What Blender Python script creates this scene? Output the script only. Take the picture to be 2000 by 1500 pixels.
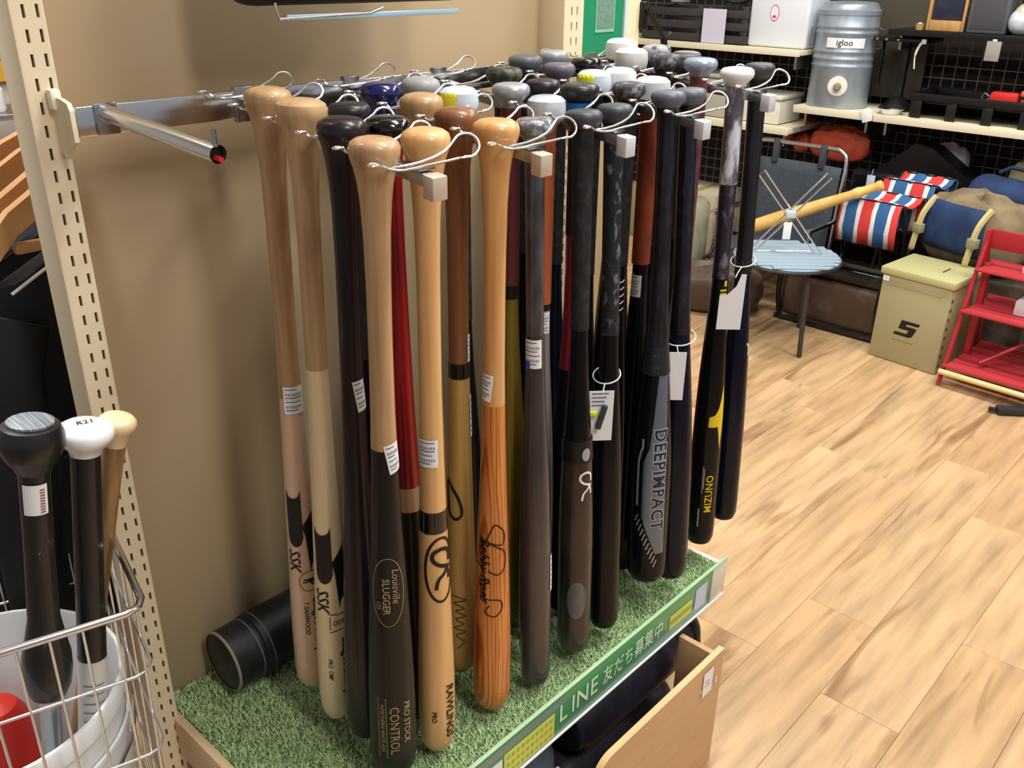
import bpy, bmesh, math, random
from mathutils import Vector, Matrix, Quaternion
random.seed(7)
for o in list(bpy.data.objects): bpy.data.objects.remove(o)
SC = bpy.context.scene
COL = SC.collection

# ------------------------------------------------------------------ camera
cam_d = bpy.data.cameras.new('camera'); cam = bpy.data.objects.new('camera', cam_d); COL.objects.link(cam)
cam_d.sensor_fit = 'HORIZONTAL'; cam_d.sensor_width = 36.0; cam_d.lens = 36.0*1779.0/2000.0
cam_d.clip_start = 0.02; cam_d.clip_end = 60
_y, _p, _r = math.radians(42.38), math.radians(25.0), math.radians(0.75)
_f = Vector((math.cos(_p)*math.cos(_y), math.cos(_p)*math.sin(_y), -math.sin(_p)))
_rt = Vector((math.sin(_y), -math.cos(_y), 0)); _up = _rt.cross(_f)
_rt2 = _rt*math.cos(_r)+_up*math.sin(_r); _up2 = -_rt*math.sin(_r)+_up*math.cos(_r)
_m = Matrix((( _rt2.x, _up2.x, -_f.x, 0), (_rt2.y, _up2.y, -_f.y, 0), (_rt2.z, _up2.z, -_f.z, 1.35), (0, 0, 0, 1)))
cam.matrix_world = _m
SC.camera = cam

# ------------------------------------------------------------------ light
w = bpy.data.worlds.new('shop_ambient'); SC.world = w; w.use_nodes = True
w.node_tree.nodes['Background'].inputs[0].default_value = (0.92, 0.95, 1.0, 1)
w.node_tree.nodes['Background'].inputs[1].default_value = 0.26
def area(name, loc, size, sy, power, col=(1.0, 0.965, 0.91), tgt=None):
    l = bpy.data.lights.new(name, 'AREA'); l.shape = 'RECTANGLE'; l.size = size; l.size_y = sy; l.energy = power; l.color = col
    o = bpy.data.objects.new(name, l); COL.objects.link(o); o.location = loc
    if tgt is not None: o.rotation_euler = (Vector(tgt)-Vector(loc)).to_track_quat('-Z', 'Y').to_euler()
    return o
area('ceiling_and_fill_lamp', (1.25, 0.35, 2.75), 0.30, 1.2, 34)
area('ceiling_and_fill_lamp', (2.75, 0.00, 2.75), 0.30, 1.2, 34)
area('ceiling_and_fill_lamp', (3.10, 1.50, 2.75), 0.30, 1.2, 30)
area('ceiling_and_fill_lamp', (3.20, -1.40, 2.75), 0.30, 1.2, 22)
area('ceiling_and_fill_lamp', (0.45, -1.00, 2.75), 0.30, 1.2, 30)  # front fill, added high behind the camera to brighten the lower bat fronts
area('ceiling_and_fill_lamp', (0.10, 2.00, 2.75), 0.30, 1.2, 42)
vs = SC.view_settings
vs.view_transform = 'Standard'; vs.look = 'None'; vs.exposure = 0.3; vs.gamma = 1.0; vs.use_curve_mapping = False

# ------------------------------------------------------------------ materials
def lin(c):
    out = []
    for v in c[:3]:
        v /= 255.0
        out.append(v/12.92 if v <= 0.04045 else ((v+0.055)/1.055)**2.4)
    return (*out, 1.0)
MATS = {}
def mat(name, col, rough=0.5, metal=0.0, col2=None, scale=(8, 8, 8), bump=0.0, bscale=None, coat=0.0, detail=4, ramp=(0.35, 0.65), trans=0.0, ior=1.45, alpha=1.0, spec=0.5):
    if name in MATS: return MATS[name]
    m = bpy.data.materials.new(name); m.use_nodes = True
    nt = m.node_tree; b = nt.nodes['Principled BSDF']
    b.inputs['Base Color'].default_value = lin(col); b.inputs['Roughness'].default_value = rough
    b.inputs['Metallic'].default_value = metal; b.inputs['Coat Weight'].default_value = coat
    b.inputs['Transmission Weight'].default_value = trans; b.inputs['IOR'].default_value = ior
    b.inputs['Alpha'].default_value = alpha; b.inputs['Specular IOR Level'].default_value = spec
    if col2 is not None or bump:
        tc = nt.nodes.new('ShaderNodeTexCoord'); mp = nt.nodes.new('ShaderNodeMapping'); mp.inputs['Scale'].default_value = scale
        nt.links.new(tc.outputs['Object'], mp.inputs['Vector'])
        nz = nt.nodes.new('ShaderNodeTexNoise'); nz.inputs['Scale'].default_value = 1.0; nz.inputs['Detail'].default_value = detail
        nt.links.new(mp.outputs['Vector'], nz.inputs['Vector'])
        if col2 is not None:
            rp = nt.nodes.new('ShaderNodeValToRGB'); rp.color_ramp.elements[0].position = ramp[0]; rp.color_ramp.elements[1].position = ramp[1]
            rp.color_ramp.elements[0].color = lin(col); rp.color_ramp.elements[1].color = lin(col2)
            nt.links.new(nz.outputs['Fac'], rp.inputs['Fac']); nt.links.new(rp.outputs['Color'], b.inputs['Base Color'])
        if bump:
            bp = nt.nodes.new('ShaderNodeBump'); bp.inputs['Strength'].default_value = bump; bp.inputs['Distance'].default_value = 0.004
            nt.links.new(nz.outputs['Fac'], bp.inputs['Height']); nt.links.new(bp.outputs['Normal'], b.inputs['Normal'])
    MATS[name] = m
    return m
def wood(name, a, b, rough=0.38, coat=0.25, sc=(70, 70, 3.0), bands=None):
    if name in MATS: return MATS[name]
    m = mat(name, a, rough, 0, b, sc, coat=coat, detail=5, ramp=(0.36, 0.68))
    if bands:
        nt = m.node_tree; bs = nt.nodes['Principled BSDF']; tc = nt.nodes.new('ShaderNodeTexCoord'); mp = nt.nodes.new('ShaderNodeMapping')
        mp.inputs['Scale'].default_value = bands[0]; nt.links.new(tc.outputs['Object'], mp.inputs['Vector'])
        wv = nt.nodes.new('ShaderNodeTexWave'); wv.wave_type = 'RINGS'; wv.rings_direction = 'Z'; wv.inputs['Scale'].default_value = 1.0
        wv.inputs['Distortion'].default_value = bands[2]; wv.inputs['Detail'].default_value = 2; wv.inputs['Detail Scale'].default_value = 1.2
        nt.links.new(mp.outputs['Vector'], wv.inputs['Vector'])
        rp = nt.nodes.new('ShaderNodeValToRGB'); rp.color_ramp.elements[0].position = 0.04; rp.color_ramp.elements[1].position = 0.34
        rp.color_ramp.elements[0].color = lin(bands[1]); rp.color_ramp.elements[1].color = (1, 1, 1, 1)
        nt.links.new(wv.outputs['Fac'], rp.inputs['Fac'])
        mx = nt.nodes.new('ShaderNodeMix'); mx.data_type = 'RGBA'; mx.blend_type = 'MULTIPLY'; mx.inputs[0].default_value = 1.0
        src = bs.inputs['Base Color'].links[0].from_socket
        nt.links.new(src, mx.inputs[6]); nt.links.new(rp.outputs['Color'], mx.inputs[7]); nt.links.new(mx.outputs[2], bs.inputs['Base Color'])
    return m
CHROME = mat('chrome', (222, 224, 228), 0.2, 1.0)
STEEL = mat('brushed_steel', (170, 172, 176), 0.28, 1.0)
WIRE = mat('bright_wire', (225, 228, 232), 0.25, 0.9)
BLACK = mat('black_paint', (16, 16, 18), 0.4)
BLACKG = mat('black_gloss', (14, 14, 17), 0.18, coat=0.5)
INK = mat('black_ink', (18, 14, 14), 0.5)
WHITE = mat('white_paper', (236, 238, 242), 0.6)
PRINT = mat('grey_print', (110, 108, 130), 0.6)
CREAM = mat('cream_powder_coat', (232, 216, 184), 0.42)

# ------------------------------------------------------------------ mesh helpers
class MB:
    def __init__(s): s.v = []; s.f = []
    def add(s, vs, fs):
        k = len(s.v); s.v += [tuple(p) for p in vs]; s.f += [tuple(i+k for i in f) for f in fs]; return s
    def box(s, x0, x1, y0, y1, z0, z1, M=None):
        vs = [Vector((x, y, z)) for z in (z0, z1) for y in (y0, y1) for x in (x0, x1)]
        if M is not None: vs = [M @ p for p in vs]
        return s.add(vs, [(0, 2, 3, 1), (4, 5, 7, 6), (0, 1, 5, 4), (2, 6, 7, 3), (0, 4, 6, 2), (1, 3, 7, 5)])
    def bbox(s, x0, x1, y0, y1, z0, z1, b=0.004, M=None, seg=2):
        bm = bmesh.new(); bmesh.ops.create_cube(bm, size=1.0)
        for v in bm.verts: v.co = Vector(((x0+x1)/2+v.co.x*(x1-x0), (y0+y1)/2+v.co.y*(y1-y0), (z0+z1)/2+v.co.z*(z1-z0)))
        b = min(b, 0.45*min(x1-x0, y1-y0, z1-z0))
        bmesh.ops.bevel(bm, geom=bm.edges[:], offset=b, segments=seg, affect='EDGES', profile=0.5)
        bm.verts.index_update(); vs = [(M @ v.co) if M is not None else v.co.copy() for v in bm.verts]; fs = [[v.index for v in f.verts] for f in bm.faces]; bm.free()
        return s.add(vs, fs)
    def tube(s, pts, r, n=8, closed=False, cap=True):
        pts = [Vector(p) for p in pts]; N = len(pts); rr = r if isinstance(r, (list, tuple)) else [r]*N
        tan = []
        for i in range(N):
            a = pts[(i-1) % N] if (closed or i > 0) else pts[i]; b = pts[(i+1) % N] if (closed or i < N-1) else pts[i]
            t = b-a; tan.append(t.normalized() if t.length > 1e-9 else Vector((0, 0, 1)))
        u = tan[0].orthogonal().normalized(); vs = []
        for i in range(N):
            u = (u-tan[i]*u.dot(tan[i])); u = u.normalized() if u.length > 1e-6 else tan[i].orthogonal().normalized()
            w_ = tan[i].cross(u)
            for k in range(n):
                a = 2*math.pi*k/n; vs.append(pts[i]+(u*math.cos(a)+w_*math.sin(a))*rr[i])
        fs = []
        for i in range(N if closed else N-1):
            j = (i+1) % N
            for k in range(n): fs.append((i*n+k, i*n+(k+1) % n, j*n+(k+1) % n, j*n+k))
        if cap and not closed: fs.append(tuple(range(n))[::-1]); fs.append(tuple((N-1)*n+k for k in range(n)))
        return s.add(vs, fs)
    def lathe(s, prof, n=28, M=None, cap=True):
        """prof: list of (z, r) going up"""
        vs = []; fs = []
        for z, r in prof:
            for k in range(n):
                a = 2*math.pi*k/n; p = Vector((r*math.cos(a), r*math.sin(a), z)); vs.append(M @ p if M is not None else p)
        for i in range(len(prof)-1):
            for k in range(n): fs.append((i*n+k, i*n+(k+1) % n, (i+1)*n+(k+1) % n, (i+1)*n+k))
        if cap: fs.append(tuple(range(n))[::-1]); fs.append(tuple((len(prof)-1)*n+k for k in range(n)))
        return s.add(vs, fs)
    def prism(s, poly, d0, d1, M=None):
        """poly in local xy, extruded z d0..d1"""
        n = len(poly); vs = [Vector((x, y, d)) for d in (d0, d1) for x, y in poly]
        if M is not None: vs = [M @ p for p in vs]
        fs = [tuple(range(n))[::-1], tuple(range(n, 2*n))]+[(i, (i+1) % n, n+(i+1) % n, n+i) for i in range(n)]
        return s.add(vs, fs)
    def build(s, name, m, parent=None, smooth=True, ang=40):
        me = bpy.data.meshes.new(name); me.from_pydata(s.v, [], s.f); me.update()
        if smooth:
            me.shade_smooth(); me.set_sharp_from_angle(angle=math.radians(ang))
        me.materials.append(m); o = bpy.data.objects.new(name, me); COL.objects.link(o)
        if parent is not None: o.parent = parent
        return o
def tag(o, label=None, cat=None, group=None, kind=None):
    if label: o['label'] = label
    if cat: o['category'] = cat
    if group: o['group'] = group
    if kind: o['kind'] = kind
    return o
def thing(name, label, cat, loc=(0, 0, 0), rz=0, group=None):
    o = bpy.data.objects.new(name, None); COL.objects.link(o); o.location = loc; o.rotation_euler = (0, 0, rz); o.empty_display_size = 0.03
    return tag(o, label, cat, group)
def rounded(pts, closed=False, k=3):
    """Catmull-Rom smoothing"""
    P = [Vector(p) for p in pts]; n = len(P); out = []
    rng = range(n) if closed else range(n-1)
    for i in rng:
        p0 = P[(i-1) % n] if (closed or i > 0) else P[i]; p1 = P[i]; p2 = P[(i+1) % n]; p3 = P[(i+2) % n] if (closed or i+2 < n) else P[(i+1) % n]
        for j in range(k):
            t = j/k; out.append(0.5*((2*p1)+(p2-p0)*t+(2*p0-5*p1+4*p2-p3)*t*t+(3*p1-p0-3*p2+p3)*t**3))
    if not closed: out.append(P[-1])
    return out
_TC = {}
def text_tris(body, size, shear=0.0, bold=0.0, space=1.0):
    key = (body, size, shear, bold, space)
    if key in _TC: return _TC[key]
    cu = bpy.data.curves.new('t', 'FONT'); cu.body = body; cu.size = size; cu.shear = shear; cu.offset = bold*size; cu.resolution_u = 2; cu.space_character = space
    cu.align_x = 'CENTER'; cu.align_y = 'CENTER'
    ob = bpy.data.objects.new('t', cu); COL.objects.link(ob)
    dg = bpy.context.evaluated_depsgraph_get(); me = ob.evaluated_get(dg).to_mesh(); me.calc_loop_triangles()
    tr = [[(me.vertices[i].co.x, me.vertices[i].co.y) for i in t.vertices] for t in me.loop_triangles]
    bpy.data.objects.remove(ob); bpy.data.curves.remove(cu)
    _TC[key] = tr
    return tr
def rect_tris(u0, u1, v0, v1): return [[(u0, v0), (u1, v0), (u1, v1)], [(u0, v0), (u1, v1), (u0, v1)]]
def stroke_tris(pts, wd, closed=False, k=5):
    P = [Vector((p[0], p[1])) for p in rounded([(a, b, 0) for a, b in pts], closed, k)]; n = len(P); L = []; R = []
    for i in range(n):
        a = P[(i-1) % n] if (closed or i > 0) else P[i]; b = P[(i+1) % n] if (closed or i < n-1) else P[i]
        d = (b-a); d = d.normalized() if d.length > 0 else Vector((1, 0)); nn = Vector((-d.y, d.x))*wd/2
        L.append(P[i]+nn); R.append(P[i]-nn)
    out = []
    for i in range(n if closed else n-1):
        j = (i+1) % n; out += [[tuple(R[i]), tuple(R[j]), tuple(L[j])], [tuple(R[i]), tuple(L[j]), tuple(L[i])]]
    return out
def poly_tris(pts):
    from mathutils.geometry import tessellate_polygon
    v = [Vector((a, b, 0)) for a, b in pts]
    return [[pts[i] for i in t] for t in tessellate_polygon([v])]
def ellipse(cu, cv, ru, rv, n=20): return [(cu+ru*math.cos(2*math.pi*i/n), cv+rv*math.sin(2*math.pi*i/n)) for i in range(n)]
def subdiv(tris, mx):
    out = []; st = [t for t in tris]
    while st:
        t = st.pop(); e = [(math.dist(t[i], t[(i+1) % 3]), i) for i in range(3)]; l, i = max(e)
        if l <= mx: out.append(t); continue
        a, b, c = t[i], t[(i+1) % 3], t[(i+2) % 3]; m_ = ((a[0]+b[0])/2, (a[1]+b[1])/2); st += [[a, m_, c], [m_, b, c]]
    return out
def flat_decal(name, tris, M, m, parent, off=0.0):
    mb = MB()
    for t in tris:
        mb.add([M @ Vector((a, b, off)) for a, b in t], [(0, 1, 2)])
    return mb.build(name, m, parent, smooth=False)
def face_M(origin, xdir, ydir):
    x = Vector(xdir).normalized(); y = Vector(ydir).normalized(); z = x.cross(y)
    return Matrix(((x.x, y.x, z.x, origin[0]), (x.y, y.y, z.y, origin[1]), (x.z, y.z, z.z, origin[2]), (0, 0, 0, 1)))

# ================================================================== setting
# ---- floor with its planks
fl = MB().box(-3, 7, -3, 6, -0.05, -0.006).build('floor', mat('floor_joint', (120, 88, 60), 0.7), smooth=False); tag(fl, kind='structure')
def plank_mat(i):
    tone = [(212, 176, 132), (208, 172, 128), (216, 181, 138), (206, 169, 126), (211, 177, 135)][i]
    tone2 = tuple(int(c*0.80) for c in tone)
    m = wood('plank_oak_%d' % i, tone, tone2, 0.34, 0.12, (2.2+0.2*i, 26, 10))
    nt = m.node_tree
    if not nt.nodes.get('streak'):
        bs = nt.nodes['Principled BSDF']; tc = nt.nodes.new('ShaderNodeTexCoord'); mp = nt.nodes.new('ShaderNodeMapping'); mp.inputs['Scale'].default_value = (1.6, 13, 1)
        mp.inputs['Rotation'].default_value = (0, 0, 0.05)
        oi = nt.nodes.new('ShaderNodeObjectInfo'); ad = nt.nodes.new('ShaderNodeVectorMath'); ad.operation = 'ADD'
        ml = nt.nodes.new('ShaderNodeMath'); ml.operation = 'MULTIPLY'; ml.inputs[1].default_value = 40.0
        nt.links.new(oi.outputs['Random'], ml.inputs[0]); nt.links.new(mp.outputs['Vector'], ad.inputs[0]); nt.links.new(ml.outputs[0], ad.inputs[1])
        nt.links.new(tc.outputs['Object'], mp.inputs['Vector'])
        nz = nt.nodes.new('ShaderNodeTexNoise'); nz.name = 'streak'; nz.inputs['Scale'].default_value = 1.0; nz.inputs['Detail'].default_value = 3; nz.inputs['Distortion'].default_value = 1.1
        nt.links.new(ad.outputs[0], nz.inputs['Vector'])
        rp = nt.nodes.new('ShaderNodeValToRGB'); E_ = rp.color_ramp.elements
        E_[0].position = 0.32; E_[0].color = (0.50, 0.40, 0.31, 1); E_[1].position = 0.43; E_[1].color = (1, 1, 1, 1)
        nt.links.new(nz.outputs['Fac'], rp.inputs['Fac'])
        mx = nt.nodes.new('ShaderNodeMix'); mx.data_type = 'RGBA'; mx.blend_type = 'MULTIPLY'; mx.inputs[0].default_value = 0.8
        src = bs.inputs['Base Color'].links[0].from_socket
        nt.links.new(src, mx.inputs[6]); nt.links.new(rp.outputs['Color'], mx.inputs[7]); nt.links.new(mx.outputs[2], bs.inputs['Base Color'])
    return m
PW, PL = 0.1607, 0.90
seam = {1: 1.838, 2: 1.483, 3: 1.751, 4: 1.515, 5: 2.467, 6: 2.69, 0: 2.2, 7: 1.95}
pm = []
for i in range(5):
    mb = MB().bbox(0.0003, PL-0.0003, 0.0003, PW-0.0003, -0.006, 0.0, 0.0006, seg=1)
    o = mb.build('plank', plank_mat(i), fl, smooth=False); pm.append(o)
    o.location = (-5.2+PL*i, 0, 0) if False else (0, 0, 0)
first = list(pm)
for k in range(-5, 18):
    y = 0.006+PW*k; s0 = seam.get(k, random.uniform(0, PL)); s0 = s0-PL*math.floor((s0-0.3)/PL)-PL
    x = s0
    while x < 4.5:
        src = random.choice(pm)
        if first and src in first: o = src; first.remove(src)
        else: o = src.copy(); COL.objects.link(o); o.parent = fl
        o.location = (x, y, 0); x += PL
for o in first: bpy.data.objects.remove(o)
tag(MB().box(-3, 7, -3, 6, 2.95, 3.0).build('ceiling', mat('ceiling_white', (225, 224, 220), 0.8), smooth=False), kind='structure')
tag(MB().box(4.42, 4.5, -3, 6, 0, 2.95).build('wall_right', mat('dark_wall', (40, 33, 30), 0.85), smooth=False), kind='structure')
tag(MB().box(-3, 4.42, 3.6, 3.7, 0, 2.95).build('wall_back', mat('grey_wall', (190, 188, 186), 0.8), smooth=False), kind='structure')

# ---- beige back panel of the bay
pan = MB().bbox(0.412, 1.272, 1.085, 1.10, 0.02, 2.1, 0.002).build('back_panel', mat('beige_board', (184, 163, 131), 0.5, col2=(177, 156, 125), scale=(2, 2, 2), spec=0.35))
tag(pan, 'plain beige board closing the back of the bat bay', 'panel')
pan2 = MB().bbox(1.30, 1.505, 1.115, 1.13, 0.02, 2.1, 0.002).build('back_panel', MATS['beige_board']); tag(pan2, 'beige board behind the green poster beyond the bats', 'panel')

# ---- slotted posts
def slotted_post(x0, x1, yf, yb, label, cols, z0=0.0, z1=2.1):
    t = thing('slotted_post', label, 'post', ((x0+x1)/2, yf, 0))
    cx = (x0+x1)/2
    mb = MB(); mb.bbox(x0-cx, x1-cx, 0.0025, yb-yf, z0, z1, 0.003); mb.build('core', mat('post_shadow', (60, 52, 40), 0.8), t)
    # front plate with real slots: built from strips around the slots
    P = 0.0237; h = 0.0128; sw = 0.0033
    mb = MB(); xs = [x0-cx]+[v for c in cols for v in (c-cx-sw/2, c-cx+sw/2)]+[x1-cx]
    for i in range(0, len(xs), 2): mb.box(xs[i], xs[i+1], -0.0015, 0.0023, z0, z1)
    for c in cols:
        z = z0
        while z < z1:
            mb.box(c-cx-sw/2, c-cx+sw/2, -0.0015, 0.0023, z, min(z+P-h, z1)); z += P
    mb.build('slotted_face', CREAM, t, smooth=False)
    mb = MB(); mb.bbox(x0-cx-0.002, x0-cx+0.0015, -0.0014, yb-yf+0.001, z0, z1, 0.0012); mb.bbox(x1-cx-0.0015, x1-cx+0.002, -0.0014, yb-yf+0.001, z0, z1, 0.0012)
    mb.build('side_flange', CREAM, t)
    return t
slotted_post(0.381, 0.4115, 1.03, 1.076, 'cream slotted steel post beside the wire basket', (0.3925, 0.4065))
slotted_post(1.245, 1.292, 1.03, 1.092, 'cream slotted steel post beside the green poster', (1.262, 1.276))

# ---- crossbar and its brackets
cb = thing('crossbar', 'flat chrome crossbar carrying the bat hanger arms', 'bar', (0.84, 0.99, 1.175))
MB().bbox(-0.430, 0.62, 0.0, 0.012, 0.0, 0.031, 0.0015).build('rail', CHROME, cb)
def bracket(px):
    mb = MB(); poly = [(-0.036, 0.040), (-0.012, 0.038), (0.002, 0.035), (0.006, 0.028), (0.006, -0.004), (-0.006, -0.010), (-0.018, -0.024), (-0.026, -0.026), (-0.036, -0.014)]
    M = Matrix.Translation((px, 0.02, 0.0)) @ Matrix.Rotation(math.pi/2, 4, 'X')
    M = Matrix(((0, 0, 1, px), (-1, 0, 0, 0.004), (0, 1, 0, 0.0), (0, 0, 0, 1)))
    mb.prism([(a, b) for a, b in poly], -0.0025, 0.0025, M); return mb.build('bracket', mat('cream_bracket', (236, 224, 190), 0.45), cb, smooth=False)
bk = bracket(-0.4345)
MB().bbox(-0.442, -0.430, 0.026, 0.0385, 0.026, 0.047, 0.003).build('clip', mat('ivory_plastic', (244, 240, 220), 0.35), cb)

# ---- bare chrome face-out tube next to the post
tf = thing('faceout_tube', 'bare chrome tube arm sticking out beside the slotted post', 'display arm', (0.440, 0.985, 1.192))
a0, a1 = Vector((0, 0.004, 0.006)), Vector((0.002, -0.212, -0.008))
d = (a1-a0).normalized()
MB().tube([a0, a1], 0.0088, 20, cap=False).build('tube', CHROME, tf)
MB().tube([a0+d*0.0, a0+d*0.006], 0.0115, 20).build('collar', CHROME, tf)
MB().bbox(-0.012, 0.012, -0.0005, 0.0045, -0.016, 0.0165, 0.001).build('mount_plate', STEEL, tf)
MB().tube([a1-d*0.004+Vector((0, 0, 0.006)), a1-d*0.004+Vector((0, 0, 0.022))], 0.0028, 8).build('stop_pin', STEEL, tf)
MB().tube([a1-d*0.012, a1-d*0.008], 0.0082, 18).build('end_plug', BLACK, tf)
MB().tube([a1-d*0.010+Vector((0.002, 0, -0.005)), a1+d*0.001+Vector((0.002, 0, -0.005))], 0.0026, 10).build('red_button', mat('red_plastic', (200, 40, 35), 0.4), tf)

# ---- shelf tray with turf mat
sh = thing('shelf_tray', 'low wooden shelf tray under the hanging bats', 'shelf', (0.855, 0.86, 0.30))
MB().bbox(-0.445, 0.445, -0.207, 0.222, -0.012, 0.028, 0.003).build('deck', mat('shelf_board', (205, 180, 140), 0.5), sh)
MB().bbox(-0.449, -0.436, -0.207, 0.20, -0.03, 0.042, 0.002).build('side_rail', wood('pale_birch', (222, 200, 160), (205, 180, 138), 0.5, 0.05, (20, 3, 40)), sh)
MB().bbox(-0.448, 0.446, -0.213, -0.2075, -0.028, 0.046, 0.0015).build('front_lip', mat('white_lip', (236, 232, 220), 0.4), sh)
MB().bbox(0.436, 0.447, -0.207, 0.222, -0.03, 0.038, 0.002).build('side_rail', MATS['white_lip'], sh)
mt = thing('turf_mat', 'green artificial turf mat lying on the shelf tray', 'turf mat', (0.855, 0.86, 0.328))
MB().bbox(-0.434, 0.434, -0.206, 0.22, 0.0, 0.008, 0.002).build('backing', mat('turf_backing', (96, 132, 84), 0.9, col2=(70, 104, 62), scale=(60, 60, 60)), mt)
import numpy as np
rng = np.random.default_rng(3); NB = 90000
bx = rng.uniform(-0.434, 0.436, NB); by = rng.uniform(-0.2055, 0.219, NB); bh = rng.uniform(0.003, 0.0085, NB)
an = rng.uniform(0, 2*np.pi, NB); ln = rng.uniform(0.1, 1.3, NB); bw = rng.uniform(0.0009, 0.0018, NB)
co = np.zeros((NB, 3, 3)); ca, sa = np.cos(an), np.sin(an)
co[:, 0] = np.stack([bx-sa*bw, by+ca*bw, np.full(NB, 0.007)], 1); co[:, 1] = np.stack([bx+sa*bw, by-ca*bw, np.full(NB, 0.007)], 1)
co[:, 2] = np.stack([bx+ca*bh*ln, by+sa*bh*ln, 0.007+bh], 1)
co[:, 2, 0] = np.clip(co[:, 2, 0], -0.437, 0.438); co[:, 2, 1] = np.clip(co[:, 2, 1], -0.2075, 0.221)
me = bpy.data.meshes.new('pile'); me.from_pydata(co.reshape(-1, 3).tolist(), [], np.arange(NB*3).reshape(-1, 3).tolist()); me.update()
me.materials.append(mat('turf_green', (164, 198, 140), 0.75, col2=(214, 228, 184), scale=(260, 260, 260), ramp=(0.35, 0.65)))
po = bpy.data.objects.new('pile', me); COL.objects.link(po); po.parent = mt; po['kind'] = 'stuff'

# ---- printed price-rail strip on the shelf front
ps = thing('sign_strip', 'green printed sign strip with white lettering along the shelf front', 'sign', (0.855, 0.646, 0.272))
GREEN = mat('sign_green', (70, 148, 96), 0.35, coat=0.2)
PALE = mat('sign_pale_edge', (170, 222, 172), 0.3, coat=0.3)
MB().bbox(-0.448, 0.398, -0.003, 0.0, 0.002, 0.078, 0.0006).build('strip', GREEN, ps)
MB().bbox(-0.448, 0.447, -0.0055, -0.0005, 0.0785, 0.083, 0.0015).build('clear_edge', PALE, ps)
MB().bbox(-0.448, 0.447, -0.0055, -0.0005, -0.003, 0.0012, 0.0012).build('white_edge', WHITE, ps)
MB().bbox(0.3985, 0.447, -0.004, 0.0, 0.002, 0.078, 0.0006).build('clear_rail', mat('clear_rail', (205, 205, 198), 0.25, coat=0.5), ps)
YEL = mat('sign_yellow', (208, 220, 104), 0.4); GREY = mat('sign_grey', (118, 146, 138), 0.4)
FM = face_M((0, -0.0036, 0.0), (1, 0, 0), (0, 0, 1))
flat_decal('yellow_panel', rect_tris(-0.157, -0.046, 0.006, 0.054), FM, YEL, ps)
flat_decal('grey_panel', rect_tris(-0.26, -0.02, 0.0575, 0.074), FM, GREY, ps)
flat_decal('white_panel', rect_tris(-0.21, -0.161, 0.004, 0.050), FM, WHITE, ps)
flat_decal('yellow_panel', rect_tris(0.263, 0.333, 0.020, 0.050), FM, YEL, ps)
flat_decal('pale_square', rect_tris(0.344, 0.382, 0.014, 0.062), FM, mat('pale_square', (190, 204, 232), 0.5), ps)
FM2 = face_M((0, -0.0041, 0.0), (1, 0, 0), (0, 0, 1))
T = []
for i, ch in enumerate('LINE'):
    T += [[(a-0.026+(0, 0.024, 0.047, 0.076)[i], b*1.15+0.040) for a, b in t] for t in text_tris(ch, 0.042, bold=0.006)]
for i, ch in enumerate('友だち募集中'):
    T += [[(a+0.086+0.0285*i, b*1.35+0.040) for a, b in t] for t in text_tris(ch, 0.028, bold=0.006)]
flat_decal('lettering', T, FM2, mat('sign_white', (222, 240, 222), 0.5), ps)
D = mat('sign_dots', (170, 180, 80), 0.6)
T = []
for r in range(3):
    for i in range(10): T += rect_tris(-0.151+0.0104*i, -0.151+0.0104*i+0.006, 0.011+0.0145*r, 0.011+0.0145*r+0.006)
flat_decal('small_lettering', T, FM2, D, ps)
T = []
for i in range(8): T += rect_tris(0.267+0.0082*i, 0.267+0.0082*i+0.0055, 0.030, 0.040)
flat_decal('small_lettering', T, FM2, D, ps)

# ================================================================== hanger arms
ARMX = [0.607, 0.767, 0.923, 1.096, 1.271]
SL = [0.041*0.945/0.325]*4+[0.022*0.945/0.325]
HY = [0.983-0.0614*i for i in range(6)]
def hook_path(wd=0.055, last=False):
    # a wire loop lying across the arm: twisted eye at one end, round eye at the other
    pts = []
    R = 0.0105 if last else 0.0085; cx = wd
    for i in range(9):
        a = math.radians(-130+260*i/8); pts.append((cx+R*math.cos(a)*1.5, R*math.sin(a), 0.013+0.004*math.cos(a)+0.85*R*math.sin(a)))
    pts += [(cx-0.026, 0.0055, 0.0085), (0.0, 0.0045, 0.0025), (-0.030, 0.008, 0.001), (-0.040, 0.0035, 0.002), (-0.046, -0.002, 0.004)]
    for i in range(5):
        a = math.radians(60+240*i/4); pts.append((-wd-0.002+0.0065*math.cos(a), 0.0035*math.sin(a), 0.009))
    pts += [(-0.046, 0.002, 0.004), (-0.040, -0.0035, 0.002), (-0.030, -0.008, 0.001), (0.0, -0.0045, 0.0010), (cx-0.026, -0.0055, 0.002)]
    return pts
_hook_me = {}
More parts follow.
